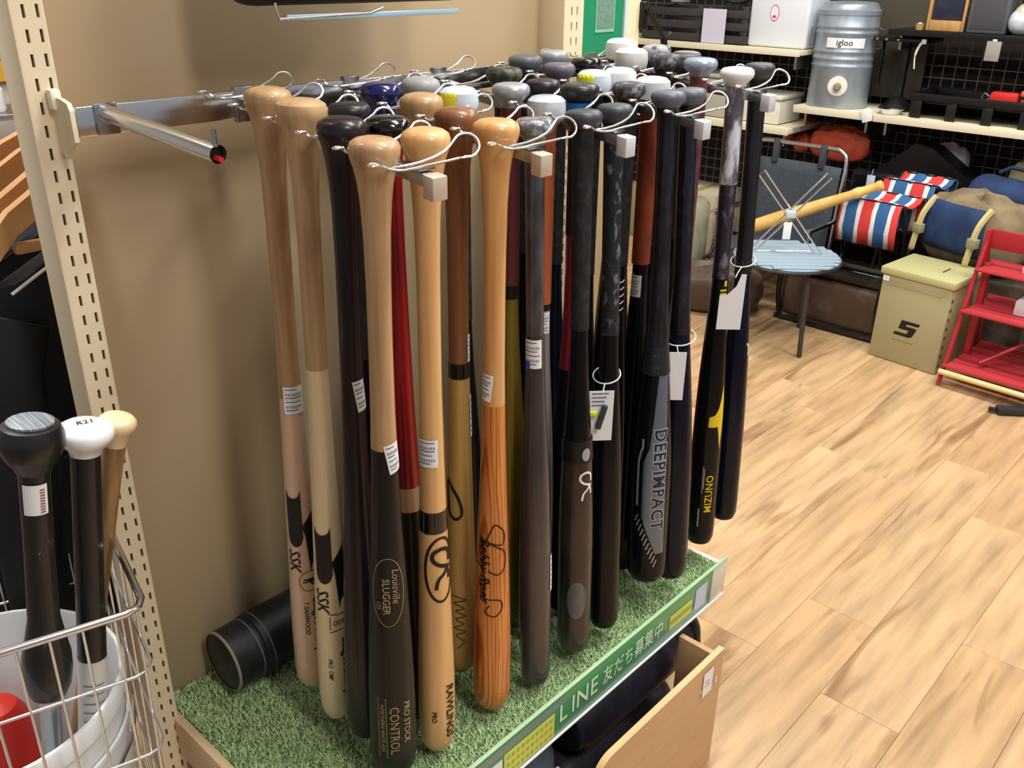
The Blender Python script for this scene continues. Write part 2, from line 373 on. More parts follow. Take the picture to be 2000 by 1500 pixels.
for ai, ax in enumerate(ARMX):
    sl = SL[ai]
    ordn = ['first', 'second', 'third', 'fourth', 'fifth'][ai]
    t = thing('hanger_arm', '%s chrome wire-hooked bat hanger arm counted from the slotted post beside the basket' % ordn, 'display arm', (ax, 0.99, 1.205))
    Z = lambda y: -(0.983-y)*sl
    mb = MB(); y0, y1 = 0.0, -0.335
    M = Matrix(((1, 0, 0, 0), (0, 1, 0, 0), (0, sl, 1, -0.008), (0, 0, 0, 1)))
    mb.bbox(-0.0075, 0.0075, y1+0.012, y0, -0.013, 0.0, 0.001, M); mb.build('arm', STEEL, t)
    mb = MB(); mb.bbox(-0.009, 0.011, y1-0.002, y1+0.013, -0.024, 0.0, 0.0012, M); mb.build('end_block', mat('block_tan', (205, 190, 172), 0.4, 0.3) if ai in (0, 1) else mat('block_white', (220, 222, 230), 0.35, 0.2), t)
    mb = MB(); mb.bbox(-0.012, 0.012, -0.004, 0.006, -0.034, 0.006, 0.001); mb.build('mount', STEEL, t)
    for hi, hy in enumerate(HY):
        key = hi == 5
        if key not in _hook_me:
            mb = MB(); mb.tube(rounded(hook_path(0.058 if key else 0.053, key), True, 2), 0.0014, 6, closed=True)
            o = mb.build('hook', WIRE, t); _hook_me[key] = o.data
        else:
            o = bpy.data.objects.new('hook', _hook_me[key]); COL.objects.link(o); o.parent = t
        o.location = (random.uniform(-.002, .002), hy-0.99, Z(hy)-0.004); o.rotation_euler = (0, 0, random.uniform(-.05, .05))
        mb = MB(); mb.bbox(-0.011, 0.011, hy-0.99-0.0055, hy-0.99+0.0055, Z(hy)-0.008, Z(hy)-0.0055, 0.0006); mb.build('hook_plate', STEEL, t)
# ================================================================== bats
WOODP = [(0, 0.0006), (0.0, 0.010), (0.0012, 0.0165), (0.004, 0.0222), (0.009, 0.0250), (0.014, 0.0252), (0.019, 0.0232), (0.025, 0.0195), (0.034, 0.0163), (0.048, 0.0143), (0.075, 0.0128), (0.15, 0.0123), (0.25, 0.0128), (0.34, 0.0146), (0.42, 0.0174), (0.50, 0.0215), (0.57, 0.0256), (0.64, 0.0290), (0.70, 0.0312), (0.75, 0.0320), (0.80, 0.0318), (0.82, 0.0300), (0.832, 0.0255), (0.838, 0.018), (0.84, 0.0006)]
FLARE = [(0, 0.0006), (0.0, 0.012), (0.0015, 0.0185), (0.005, 0.0240), (0.010, 0.0258), (0.016, 0.0255), (0.022, 0.0240), (0.030, 0.0212), (0.045, 0.0182), (0.065, 0.0160), (0.095, 0.0143), (0.15, 0.0132), (0.22, 0.0130), (0.30, 0.0138), (0.38, 0.0162), (0.46, 0.0196), (0.54, 0.0240), (0.61, 0.0275), (0.68, 0.0302), (0.74, 0.0316), (0.80, 0.0316), (0.82, 0.0300), (0.832, 0.0255), (0.838, 0.018), (0.84, 0.0006)]
METAL = [(0, 0.0006), (0.0, 0.014), (0.0012, 0.0195), (0.004, 0.0226), (0.009, 0.0238), (0.014, 0.0226), (0.018, 0.0190), (0.023, 0.0140), (0.03, 0.0124), (0.10, 0.0119), (0.25, 0.0119), (0.30, 0.0125), (0.36, 0.0152), (0.44, 0.0215), (0.50, 0.0262), (0.56, 0.0300), (0.60, 0.0318), (0.64, 0.0325), (0.80, 0.0325), (0.825, 0.0315), (0.836, 0.0270), (0.840, 0.0180), (0.84, 0.0006)]
TALL = [(0, 0.0006), (0.0, 0.012), (0.0015, 0.0185), (0.006, 0.0236), (0.014, 0.0246), (0.022, 0.0244), (0.029, 0.0225), (0.034, 0.0165), (0.038, 0.0130)]+METAL[9:]
PROF = {'wood': WOODP, 'flare': FLARE, 'metal': METAL, 'tall': TALL}
def interp(P, s):
    if s <= P[0][0]: return P[0][1]
    for (a, ra), (b, rb) in zip(P, P[1:]):
        if s <= b: return rb if b == a else ra+(rb-ra)*(s-a)/(b-a)
    return P[-1][1]
class Bat:
    def __init__(B, top, bot, kind, label, zones, group='bats hanging on the rack', kn=1.0, br=0.80, name='baseball_bat'):
        top, bot = Vector(top), Vector(bot); ax = top-bot; B.L = ax.length; q = Vector((0, 0, 1)).rotation_difference(ax.normalized())
        B.o = thing(name, label, 'bat', bot, group=group); B.o.rotation_mode = 'QUATERNION'; B.o.rotation_quaternion = q
        f = B.L/0.84; B.P = []
        for s, r in PROF[kind]:
            r2 = r*(kn if s < 0.03 else 1.0+(br-1.0)*min(max((s-0.22)/0.36, 0.0), 1.0)); B.P.append((s if s < 0.1 else 0.1+(s-0.1)*(B.L-0.1)/0.74, r2))
        B.phi = math.atan2(-bot.y, -bot.x); B.dr = 0.0
        B.parts = {}; s0 = 0.0
        for z in zones:
            s1, m, nm = z[0], z[1], z[2]; dr = z[3] if len(z) > 3 else 0.0
            s1 = min(s1, B.L) if s1 is not None else B.L
            B.section(nm, s0, s1, m, dr, z[4] if len(z) > 4 else None); s0 = s1
    def r(B, s): return max(interp(B.P, s), 0.004)
    def section(B, nm, s0, s1, m, dr, ridge):
        ss = [s0]+[s for s, _ in B.P if s0 < s < s1]; step = 0.03
        k = s0+step
        while k < s1: ss.append(k); k += step
        if ridge:
            k = s0
            while k < s1: ss += [k, min(k+ridge*0.25, s1)]; k += ridge
        ss.append(s1); ss = sorted(set(round(x, 5) for x in ss)); pr = []
        first_end = s0 <= 0; last_end = s1 >= B.L-1e-5
        for s in ss:
            r_ = interp(B.P, s)+(dr if not (first_end and s <= 0) else 0)
            if ridge and ((s-s0) % ridge) < 1e-4: r_ -= 0.0007
            pr.append((s, max(r_, 0.0006)))
        if first_end: pr = [(s, r_) for s, r_ in B.P if s <= 0]+[x for x in pr if x[0] > 0]
        if last_end: pr = [x for x in pr if x[0] < B.L-1e-5]+[(B.L, B.P[-2][1]), (B.L, 0.0006)]
        if not first_end: pr = [(pr[0][0], max(pr[0][1]-0.002, 0.001))]+pr
        if not last_end: pr = pr+[(pr[-1][0], max(pr[-1][1]-0.002, 0.001))]
        z = [(B.L-s, r_) for s, r_ in pr][::-1]
        o = MB().lathe(z, 30, cap=True).build(nm, m, B.o, ang=38); B.parts[nm] = o
        return o
    def wrap(B, nm, tris, s0, v0, m, off=0.0006, parent=None, flipx=False):
        mb = MB()
        for t in subdiv(tris, 0.0055):
            vs = []
            for u, v in t:
                s = min(max(s0+u, 0.001), B.L-0.001); r_ = B.r(s); a = B.phi+(v0+v)/r_; vs.append(((r_+off)*math.cos(a), (r_+off)*math.sin(a), B.L-s))
            mb.add(vs, [(0, 1, 2)])
        return mb.build(nm, m, parent or B.o)
    def text(B, s, v, body, size, m, shear=0.0, bold=0.0, nm='lettering', space=1.0, off=0.0007):
        return B.wrap(nm, text_tris(body, size, shear, bold, space), s, v, m, off)
    def sticker(B, s0, s1, v, wd, seed=1, tilt=0.0, m=None):
        rr = random.Random(seed); L_ = s1-s0
        def rot(tr): return [[(a*math.cos(tilt)-b*math.sin(tilt), a*math.sin(tilt)+b*math.cos(tilt)) for a, b in t] for t in tr]
        o = B.wrap('price_sticker', rot(rect_tris(-L_/2, L_/2, -wd/2, wd/2)), (s0+s1)/2, v, m or WHITE, 0.0010)
        T = []
        for i in range(6):
            a = -L_*0.42+L_*0.15*i
            if i in (1, 4):
                for j in range(7): T += rect_tris(a, a+L_*0.09, -wd*0.38+wd*0.11*j, -wd*0.38+wd*0.11*j+wd*0.05)
            else: T += rect_tris(a, a+L_*0.035, -wd*0.4, wd*rr.uniform(0.05, 0.4))
        B.wrap('print', rot(T), (s0+s1)/2, v, PRINT, 0.0014, parent=o)
        return o
BT = {
'R1L2':(0.577,0.891,1.222, 0.562,0.900,0.392),'R1L3':(0.576,0.829,1.216, 0.560,0.840,0.373),'R1L4':(0.581,0.768,1.204, 0.564,0.780,0.377),'R1L5':(0.571,0.706,1.193, 0.559,0.716,0.359),
'R1R3':(0.638,0.829,1.206, 0.642,0.825,0.368),'R1R4':(0.640,0.768,1.199, 0.650,0.764,0.361),'R1R5':(0.638,0.706,1.194, 0.633,0.710,0.350),
'R2L2':(0.734,0.891,1.215, 0.738,0.887,0.377),'R2L3':(0.744,0.829,1.207, 0.748,0.825,0.369),'R2L4':(0.742,0.768,1.198, 0.740,0.770,0.383),'R2L5':(0.742,0.706,1.192, 0.740,0.708,0.351),
'R2R2':(0.799,0.891,1.216, 0.802,0.887,0.379),'R2R3':(0.805,0.829,1.209, 0.809,0.825,0.371),'R2R5':(0.808,0.707,1.186, 0.820,0.692,0.354),
'R3L3':(0.899,0.829,1.206, 0.903,0.825,0.368),'R3L4':(0.899,0.768,1.197, 0.897,0.764,0.359),'R3L5':(0.897,0.707,1.186, 0.909,0.690,0.364),
'R3R2':(0.952,0.891,1.217, 0.956,0.887,0.379),'R3R3':(0.962,0.829,1.206, 0.966,0.825,0.368),'R3R4':(0.964,0.768,1.206, 0.968,0.764,0.368),'R3R5':(0.959,0.707,1.187, 0.975,0.682,0.374),
'R4L1':(1.063,0.952,1.222, 1.067,0.948,0.384),'R4L2':(1.069,0.891,1.215, 1.072,0.887,0.377),'R4L3':(1.072,0.829,1.210, 1.076,0.825,0.372),'R4L4':(1.073,0.768,1.199, 1.077,0.764,0.361),'R4L5':(1.079,0.707,1.193, 1.093,0.684,0.405),
'R4R1':(1.127,0.952,1.225, 1.130,0.948,0.387),'R4R2':(1.131,0.891,1.219, 1.135,0.887,0.381),'R4R3':(1.133,0.829,1.209, 1.137,0.825,0.371),'R4R4':(1.129,0.768,1.202, 1.133,0.764,0.364),'R4R5':(1.131,0.707,1.192, 1.151,0.672,0.383),
'R5R1':(1.300,0.952,1.234, 1.304,0.948,0.396),'R5L2':(1.245,0.891,1.226, 1.249,0.887,0.388),'R5L3':(1.247,0.829,1.222, 1.251,0.825,0.384),'R5L4':(1.252,0.768,1.220, 1.256,0.764,0.382),'R5L5':(1.255,0.707,1.211, 1.266,0.686,0.388),
'R5R2':(1.314,0.891,1.227, 1.318,0.887,0.389),'R5R3':(1.307,0.829,1.222, 1.311,0.825,0.384),'R5R5':(1.320,0.707,1.213, 1.334,0.679,0.410),
}
def bat(key, kind, label, zones, **kw):
    c = BT[key]; return Bat(c[:3], c[3:], kind, label, zones, **kw)
W_TAN = wood('wood_tan', (200, 166, 122), (172, 138, 98)); W_TAN2 = wood('wood_worn', (194, 158, 116), (160, 124, 86))
W_PINK = wood('wood_pink', (222, 190, 164), (210, 176, 150)); W_CREAM = wood('wood_cream', (232, 212, 170), (220, 196, 150))
W_NAT = wood('wood_natural', (226, 180, 122), (206, 156, 100), coat=0.4); W_HON = wood('wood_honey', (222, 172, 112), (196, 140, 82), coat=0.5)
W_BROWN = wood('wood_brown', (140, 92, 58), (112, 72, 44)); W_YEL = wood('wood_yellow', (196, 160, 92), (168, 134, 74))
W_FLAME = wood('wood_flame', (214, 142, 70), (190, 112, 48), coat=0.5, bands=((95, 30, 5.0), (206, 164, 128), 6.0))
DPUR = mat('stain_purple_black', (44, 32, 38), 0.32, col2=(30, 22, 28), scale=(60, 60, 3), coat=0.15, spec=0.35)
BLKW = mat('stain_black', (24, 22, 23), 0.35, col2=(33, 30, 28), scale=(60, 60, 3), coat=0.06, spec=0.28)
REDS = mat('stain_red', (178, 16, 30), 0.3, col2=(110, 8, 22), scale=(40, 40, 5), coat=0.4)
NAVY = mat('navy_gloss', (22, 28, 84), 0.2, coat=0.6)
KBLK = mat('knob_black', (34, 35, 40), 0.35); KGRY = mat('knob_grey', (88, 92, 100), 0.4); KSIL = mat('knob_silver', (168, 172, 180), 0.32, 0.35)
KWHT = mat('knob_white', (226, 228, 230), 0.35); KDK = mat('knob_dark', (58, 62, 68), 0.42)
TAPE = mat('tape_black', (26, 27, 31), 0.6, col2=(48, 52, 58), scale=(90, 90, 60), bump=0.4, ramp=(0.5, 0.75)); TAPEG = mat('tape_gloss', (18, 20, 27), 0.28, col2=(38, 42, 54), scale=(70, 70, 30), bump=0.3, coat=0.3, ramp=(0.5, 0.75))
MBLK = mat('metal_black', (15, 16, 20), 0.24, 0.0, coat=0.05, spec=0.22); MNAV = mat('metal_navy', (16, 20, 36), 0.22, 0.1, coat=0.08, spec=0.22); MSMK = mat('metal_smoke', (78, 72, 74), 0.27, 0.3, col2=(58, 54, 58), scale=(20, 20, 6), coat=0.3)
MSIL = mat('metal_silver', (176, 182, 192), 0.28, 0.7); MBRN = mat('metal_brown', (62, 50, 46), 0.3, 0.1, col2=(36, 33, 33), scale=(30, 30, 12), coat=0.25)
RUST = mat('grip_rust', (150, 66, 40), 0.55, col2=(128, 54, 34), scale=(40, 40, 20)); ORNG = mat('grip_orange', (186, 100, 58), 0.5); MARO = mat('grip_maroon', (96, 40, 44), 0.5)
OLIV = mat('metal_olive', (138, 118, 40), 0.35, 0.3, coat=0.4); CRIM = mat('metal_crimson', (140, 22, 54), 0.22, 0.3, coat=0.6); TANB = mat('metal_bronze', (122, 92, 62), 0.3, 0.4, coat=0.4)
BLUE = mat('band_blue', (22, 112, 190), 0.4); CAMO = mat('knob_camo', (86, 84, 66), 0.5, col2=(40, 40, 36), scale=(70, 70, 70), ramp=(0.45, 0.55)); FUZZ = mat('knob_scuffed', (60, 60, 66), 0.7, col2=(150, 152, 160), scale=(130, 130, 130), bump=0.5, ramp=(0.5, 0.7))
YSTK = mat('sticker_yellow', (222, 222, 60), 0.45)
SILV_INK = mat('silver_ink', (170, 172, 178), 0.4, 0.3); GOLD_INK = mat('faded_gold_ink', (168, 150, 110), 0.5); YEL_INK = mat('yellow_ink', (226, 196, 40), 0.45); WHITE_INK = mat('white_ink', (228, 228, 226), 0.5); GREY_PAN = mat('grey_blue_panel', (104, 116, 134), 0.3, 0.4, coat=0.4)
GRP = 'baseball bats hanging from the rack'

# ---- first arm
def u_logo(b, s, v0, wd):
    """black scoop mark with a blade beside it"""
    n = 8; h = wd/2; top = [(0.012*(1-((i/n)*2-1)**2)**0.5, -h+wd*i/n) for i in range(n+1)]
    bot = [(0.072+0.014*(1-((i/n)*2-1)**2)**0.5, -h+wd*i/n) for i in range(n+1)]
    T = []
    for i in range(n): T += [[top[i], top[i+1], bot[i+1]], [top[i], bot[i+1], bot[i]]]
    b.wrap('logo', T, s, v0, INK, 0.0007)
    T = poly_tris([(0.055, h-0.001), (0.047, h+0.005), (0.038, h+0.013), (0.034, h+0.022), (0.034, h+0.034), (0.100, h+0.034), (0.115, h+0.010), (0.128, h+0.007), (0.072, h+0.003)])
    b.wrap('logo', T, s, v0, INK, 0.0007)
b = bat('R1L2', 'flare', 'pink-beige wooden bat with tan handle and black scoop logo, hung closest to the basket post', [(0.37, W_TAN2, 'handle'), (None, W_PINK, 'barrel')], group=GRP, br=0.7)
b.sticker(0.352, 0.389, 0.004, 0.026, 1)
u_logo(b, 0.498, -0.008, 0.020); b.text(0.606, -0.0125, 'SSK', 0.0225, INK, 0.2, 0.01)
T = stroke_tris(ellipse(0, 0, 0.016, 0.0145), 0.0008, True, 2)+text_tris('P', 0.02, 0.2, 0.01)+rect_tris(-0.004, -0.002, -0.009, 0.010)+rect_tris(0.0, 0.0018, -0.010, 0.009)
b.wrap('emblem', T, 0.640, 0.007, INK, 0.0007); b.text(0.715, 0.014, 'LeagueChamp', 0.0165, INK, 0.3, 0.012); b.text(0.700, -0.001, 'T-SANWOOD', 0.009, INK, 0.2, 0.01)
b = bat('R1L3', 'flare', 'cream wooden bat with tan handle, black scoop logo and bracketed 600 mark', [(0.306, W_TAN, 'handle'), (None, W_CREAM, 'barrel')], group=GRP, br=0.72, kn=1.06)
u_logo(b, 0.519, -0.007, 0.0215); b.text(0.632, -0.0125, 'SSK', 0.024, INK, 0.2, 0.01)
T = text_tris('600', 0.0125, 0, 0.0)
T = [[(-y_, x_) for x_, y_ in t] for t in T]
T = [[(-a, -b_) for a, b_ in t] for t in T]
T = [[(a, b_) for a, b_ in t] for t in T]+stroke_tris([(-0.015, -0.014), (-0.0125, 0.0), (-0.014, 0.016)], 0.0012)+stroke_tris([(0.015, -0.014), (0.0125, 0.0), (0.014, 0.016)], 0.0012)+stroke_tris([(-0.010, -0.013), (0.010, -0.013)], 0.001)
b.wrap('emblem', T, 0.668, 0.010, INK, 0.0007); b.text(0.744, 0.017, 'LeagueChamp', 0.0175, INK, 0.3, 0.014); b.text(0.745, -0.006, 'PRO  CMP', 0.008, INK, 0.2, 0.01)
b = bat('R1L4', 'flare', 'plain purple-black stained wooden bat between the cream bat and the half-tan black bat', [(None, DPUR, 'shaft')], group=GRP, br=0.8)
b.sticker(0.288, 0.327, 0.009, 0.014, 3, 0.15)
b = bat('R1L5', 'flare', 'wooden bat with tan handle and black barrel bearing an oval stamp', [(0.340, W_TAN2, 'handle'), (None, BLKW, 'barrel')], group=GRP, br=0.96)
b.sticker(0.331, 0.368, 0.011, 0.018, 4, 0.18)
T = stroke_tris(ellipse(0, 0, 0.048, 0.020, 28), 0.0008, True, 1); b.wrap('oval_stamp', T, 0.527, -0.001, GOLD_INK)
b.text(0.518, 0.008, 'Louisville', 0.013, GOLD_INK, 0.2); b.text(0.532, -0.004, 'SLUGGER', 0.012, GOLD_INK, 0.0, 0.012); b.text(0.545, -0.013, '125', 0.008, GOLD_INK)
b.text(0.728, 0.018, 'PRO STOCK', 0.0125, GOLD_INK, 0.3, 0.01); b.text(0.738, 0.001, 'CONTROL', 0.0165, GOLD_INK, 0.0, 0.0); b.text(0.735, -0.014, 'NORTHERN WHITE ASH', 0.0072, GOLD_INK)
T = rect_tris(-0.05, 0.05, -0.0195, -0.0188)+rect_tris(-0.05, 0.05, -0.0092, -0.0085); b.wrap('rule', T, 0.735, 0.0, GOLD_INK)
bat('R1R3', 'metal', 'black bat half hidden behind the purple-black bat, under the chrome crossbar', [(0.03, KBLK, 'knob'), (0.30, TAPE, 'grip', 0.001), (None, MBLK, 'barrel')], group=GRP)
b = bat('R1R4', 'wood', 'red-handled wooden bat with black knob, tan throat and black barrel', [(0.032, BLACKG, 'knob'), (0.452, REDS, 'handle'), (0.486, W_TAN, 'throat'), (None, BLKW, 'barrel')], group=GRP, br=0.82)
b = bat('R1R5', 'flare', 'glossy natural wooden bat with black ring and R-in-oval emblem', [(0.452, W_NAT, 'handle'), (0.482, BLACKG, 'ring', 0.0004), (None, W_NAT, 'barrel')], group=GRP, br=0.79)
b.sticker(0.353, 0.389, -0.005, 0.024, 6)
b.wrap('oval_stamp', stroke_tris(ellipse(0, 0, 0.047, 0.0205, 28), 0.0036, True, 1), 0.535, 0.009, INK)
RS = [(-0.006, 0.017), (-0.022, 0.014), (-0.031, 0.004), (-0.026, -0.008), (-0.014, -0.007), (-0.006, 0.000), (-0.010, 0.009)]
def r_mark(b, s, v, k, m, wd):
    T = stroke_tris([(a*k, c*k) for a, c in [(-0.012, 0.013), (-0.026, 0.012), (-0.033, 0.002), (-0.029, -0.009), (-0.019, -0.011), (-0.011, -0.004), (-0.006, 0.007), (-0.003, 0.014)]], wd*k, False, 5)
    T += stroke_tris([(a*k, c*k) for a, c in [(-0.005, 0.010), (0.004, 0.004), (0.012, -0.004), (0.026, -0.007)]], wd*k*0.9, False, 5)
    T += stroke_tris([(a*k, c*k) for a, c in [(-0.003, 0.008), (0.006, 0.012), (0.014, 0.012)]], wd*k*0.9, False, 5)
    return b.wrap('emblem', T, s, v, m, 0.0008)
r_mark(b, 0.537, 0.009, 1.0, INK, 0.0052)
b.text(0.765, 0.019, 'RAWLINGS', 0.0185, INK, 0.25, 0.02); b.text(0.771, -0.004, 'PRO', 0.010, INK, 0, 0.015)

# ---- second arm
bat('R2L2', 'wood', 'navy blue lacquered wooden bat in front of the chrome crossbar', [(None, NAVY, 'shaft')], group=GRP)
bat('R2L3', 'flare', 'tan wooden bat hanging directly behind the R-in-oval bat', [(None, W_TAN2, 'shaft')], group=GRP)
b = bat('R2L4', 'flare', 'yellow-tan wooden bat with brown handle and black ring', [(0.313, W_BROWN, 'handle'), (0.334, BLACKG, 'ring', 0.0005), (None, W_YEL, 'barrel')], group=GRP, br=0.74)
b.sticker(0.275, 0.312, 0.017, 0.010, 8); b.sticker(0.36, 0.42, 0.021, 0.010, 9)
b.wrap('logo', stroke_tris([(-0.034, -0.016), (-0.010, 0.000), (0.016, 0.006), (0.026, -0.002), (0.018, -0.012), (0.0, -0.014), (-0.030, -0.018)], 0.0042, False, 5), 0.515, -0.004, INK)
b.wrap('signature', stroke_tris([(-0.048, -0.012), (-0.040, 0.008), (-0.036, -0.010), (-0.026, 0.004), (-0.022, -0.008), (-0.012, 0.006), (-0.008, -0.008), (0.002, 0.003), (0.008, -0.010), (0.016, 0.006), (0.022, -0.008), (0.034, 0.004), (0.046, -0.006)], 0.0016, False, 4), 0.715, 0.0, mat('green_ink', (60, 62, 36), 0.5))
b = bat('R2L5', 'flare', 'orange flame-grained wooden bat with black script signature', [(0.345, W_HON, 'handle'), (None, W_FLAME, 'barrel')], group=GRP, br=0.85, kn=1.03)
b.sticker(0.302, 0.338, -0.010, 0.016, 10, -0.1)
T = stroke_tris([(-0.050, -0.014), (-0.072, -0.006), (-0.080, 0.000), (-0.066, 0.012), (-0.048, 0.010), (-0.052, -0.008), (-0.036, 0.013), (-0.012, 0.014), (-0.002, 0.004), (-0.008, -0.010)], 0.0019)
T += stroke_tris([(-0.055, -0.018), (-0.03, -0.016), (-0.01, -0.019), (0.01, -0.014), (0.03, -0.017), (0.045, -0.012)], 0.0028)+stroke_tris([(0.038, -0.016), (0.040, 0.006), (0.054, 0.010), (0.066, 0.000), (0.060, -0.014), (0.048, -0.008)], 0.0019)
b.wrap('signature', T, 0.595, 0.004, INK); b.text(0.585, -0.012, 'Bobby Rose', 0.021, INK, 0.4, 0.012)
bat('R2R2', 'wood', 'grey-knobbed bat hanging behind the worn tan knob beside the crossbar', [(0.03, mat('knob_ash', (150, 152, 152), 0.45), 'knob'), (0.3, TAPE, 'grip', 0.001), (None, MBLK, 'barrel')], group=GRP)
b = bat('R2R3', 'tall', 'dark bat whose white knob carries a yellow sticker, behind the brown-handled bat', [(0.036, mat('knob_pale', (206, 220, 232), 0.3), 'knob'), (0.3, TAPE, 'grip', 0.001), (None, MBLK, 'barrel')], group=GRP)
b.wrap('knob_sticker', rect_tris(-0.008, 0.008, -0.013, 0.010), 0.013, -0.012, YSTK, 0.0014)
b = bat('R2R5', 'metal', 'smoke grey metal bat with plastic-wrapped black grip and one price sticker', [(0.03, mat('knob_wrapped', (92, 98, 104), 0.25, col2=(170, 178, 186), scale=(90, 90, 90), coat=0.8, ramp=(0.5, 0.65)), 'knob'), (0.266, mat('grip_wrapped', (52, 48, 52), 0.22, col2=(82, 80, 86), scale=(50, 50, 18), coat=0.8, bump=0.3), 'grip', -0.0006), (None, MSMK, 'barrel')], group=GRP, br=0.7)
b.sticker(0.270, 0.309, -0.003, 0.023, 11)
b.wrap('blue_mark', rect_tris(-0.006, 0.006, -0.012, -0.004), 0.306, -0.002, mat('blue_print', (60, 80, 190), 0.5), 0.0016)
b.sticker(0.60, 0.66, 0.031, 0.010, 12)

# ---- third arm
bat('R3L3', 'metal', 'olive bat with maroon grip and silver knob behind the white-capped orange-gripped bat', [(0.03, KSIL, 'knob'), (0.27, MARO, 'grip', 0.001), (0.29, BLACK, 'grip_ring', 0.0006), (None, OLIV, 'barrel')], group=GRP, kn=1.05)
b = bat('R3L4', 'tall', 'silver metal bat with ridged orange grip and tall white knob cap', [(0.036, mat('knob_wrap_white', (214, 218, 224), 0.3, col2=(180, 188, 198), scale=(60, 60, 60), coat=0.6), 'knob'), (0.273, ORNG, 'grip', 0.001, 0.0125), (0.282, BLACK, 'grip_ring', 0.0005), (None, MSIL, 'barrel')], group=GRP, br=0.78)
b.sticker(0.284, 0.315, 0.002, 0.022, 13)
b = bat('R3L5', 'metal', 'black-taped metal bat with scuffed brown barrel and white R mark', [(0.022, KDK, 'knob'), (0.283, TAPE, 'grip', 0.0010), (0.446, MBLK, 'shaft'), (0.479, BLACK, 'sleeve', 0.0018), (None, MBRN, 'barrel')], group=GRP, br=0.8)
r_mark(b, 0.520, 0.014, 0.75, WHITE_INK, 0.0045)
b.wrap('dent_mark', poly_tris(ellipse(0, 0, 0.035, 0.015, 20)), 0.715, 0.004, mat('scuff_grey', (104, 104, 104), 0.45, col2=(80, 82, 84), scale=(60, 60, 30)))
b.wrap('badge', poly_tris(ellipse(0, 0, 0.010, 0.006, 14)), 0.466, 0.013, SILV_INK, 0.0024)
bat('R3R2', 'metal', 'black bat with speckled olive-brown knob, second from the crossbar on the third arm', [(0.024, CAMO, 'knob'), (0.3, TAPE, 'grip', 0.001), (None, MBLK, 'barrel')], group=GRP, kn=1.08)
b = bat('R3R3', 'metal', 'bronze bat with rust-brown grip behind the black-taped white-R bat', [(0.024, KBLK, 'knob'), (0.228, RUST, 'grip', 0.0015), (0.24, BLACK, 'grip_ring', 0.0006), (None, TANB, 'barrel')], group=GRP)
b.sticker(0.245, 0.275, 0.004, 0.016, 14)
bat('R3R4', 'metal', 'crimson metal bat with black knob and bright blue collar', [(0.023, KBLK, 'knob'), (0.045, BLUE, 'collar', 0.0035), (0.20, TAPE, 'grip', 0.001), (0.40, CRIM, 'shaft'), (None, MBLK, 'barrel')], group=GRP, kn=1.1)
b = bat('R3R5', 'metal', 'black metal bat with speckled tape grip and ring-tied white price tag', [(0.022, KDK, 'knob'), (0.308, mat('tape_speckled', (24, 30, 36), 0.5, col2=(120, 128, 136), scale=(110, 110, 60), bump=0.5, ramp=(0.56, 0.72)), 'grip', 0.0008), (None, MBLK, 'barrel')], group=GRP, br=0.74)

# ---- fourth arm
bat('R4L1', 'metal', 'grey-knobbed bat closest to the crossbar on the fourth arm, basket side', [(0.024, KGRY, 'knob'), (0.3, TAPE, 'grip', 0.001), (None, MBLK, 'barrel')], group=GRP, kn=1.08)
bat('R4L2', 'metal', 'bat with dull purple-grey knob, second from the crossbar on the fourth arm', [(0.024, mat('knob_mauve', (98, 92, 108), 0.45), 'knob'), (0.3, TAPE, 'grip', 0.001), (None, MNAV, 'barrel')], group=GRP)
b = bat('R4L3', 'tall', 'bat with half-yellow white knob cap on the fourth arm', [(0.034, mat('knob_pale', (206, 220, 232), 0.3), 'knob'), (0.3, TAPE, 'grip', 0.001), (None, MBLK, 'barrel')], group=GRP)
b.wrap('knob_sticker', rect_tris(-0.011, 0.010, -0.022, 0.004), 0.015, -0.004, YSTK, 0.0014)
b = bat('R4L4', 'metal', 'black bat with white zigzag print below its grip, beside the rust-gripped bat', [(0.022, FUZZ, 'knob'), (0.26, TAPE, 'grip', 0.001), (None, MBLK, 'barrel')], group=GRP)
T = []
for i in range(5): T += stroke_tris([(-0.024+0.011*i, -0.006), (-0.018+0.011*i, 0.004), (-0.022+0.011*i, 0.010)], 0.0022, False, 3)
b.wrap('zigzag_print', T, 0.303, 0.0, WHITE_INK)
b = bat('R4L5', 'metal', 'black and grey metal bat with large vertical block lettering down its barrel', [(0.022, KGRY, 'knob'), (0.365, TAPEG, 'grip', 0.0014), (0.41, KBLK, 'throat', 0.0015), (None, MBLK, 'barrel')], group=GRP, br=1.02)
b.sticker(0.367, 0.408, 0.001, 0.014, 15)
b.wrap('side_panel', poly_tris([(-0.18, 0.003), (-0.10, -0.002), (-0.055, -0.006), (-0.03, -0.015), (0.07, -0.015), (0.14, 0.010), (0.14, 0.026), (-0.18, 0.019)]), 0.585, 0.004, GREY_PAN, 0.0006)
b.wrap('side_line', stroke_tris([(-0.07, -0.016), (-0.055, -0.016), (-0.03, -0.022), (0.05, -0.022)], 0.0035, False, 2), 0.585, 0.003, SILV_INK, 0.0007)
T = []
for i in range(11):
    u = 0.055+0.0085*i; v = -0.024+0.0034*i; T += stroke_tris([(u-0.004, v+0.003), (u+0.010, v-0.002)], 0.0021, False, 1)
b.wrap('slash_print', T, 0.60, 0.004, SILV_INK, 0.0008)
b.text(0.587, 0.014, 'DEEPIMPACT', 0.0285, mat('deep_ink', (30, 36, 60), 0.4), 0.0, 0.03, space=1.12, off=0.0009)
b.text(0.587, 0.014, 'DEEPIMPACT', 0.0285, mat('pale_outline', (198, 206, 220), 0.4), 0.0, 0.065, nm='lettering_outline', space=1.12, off=0.0007)
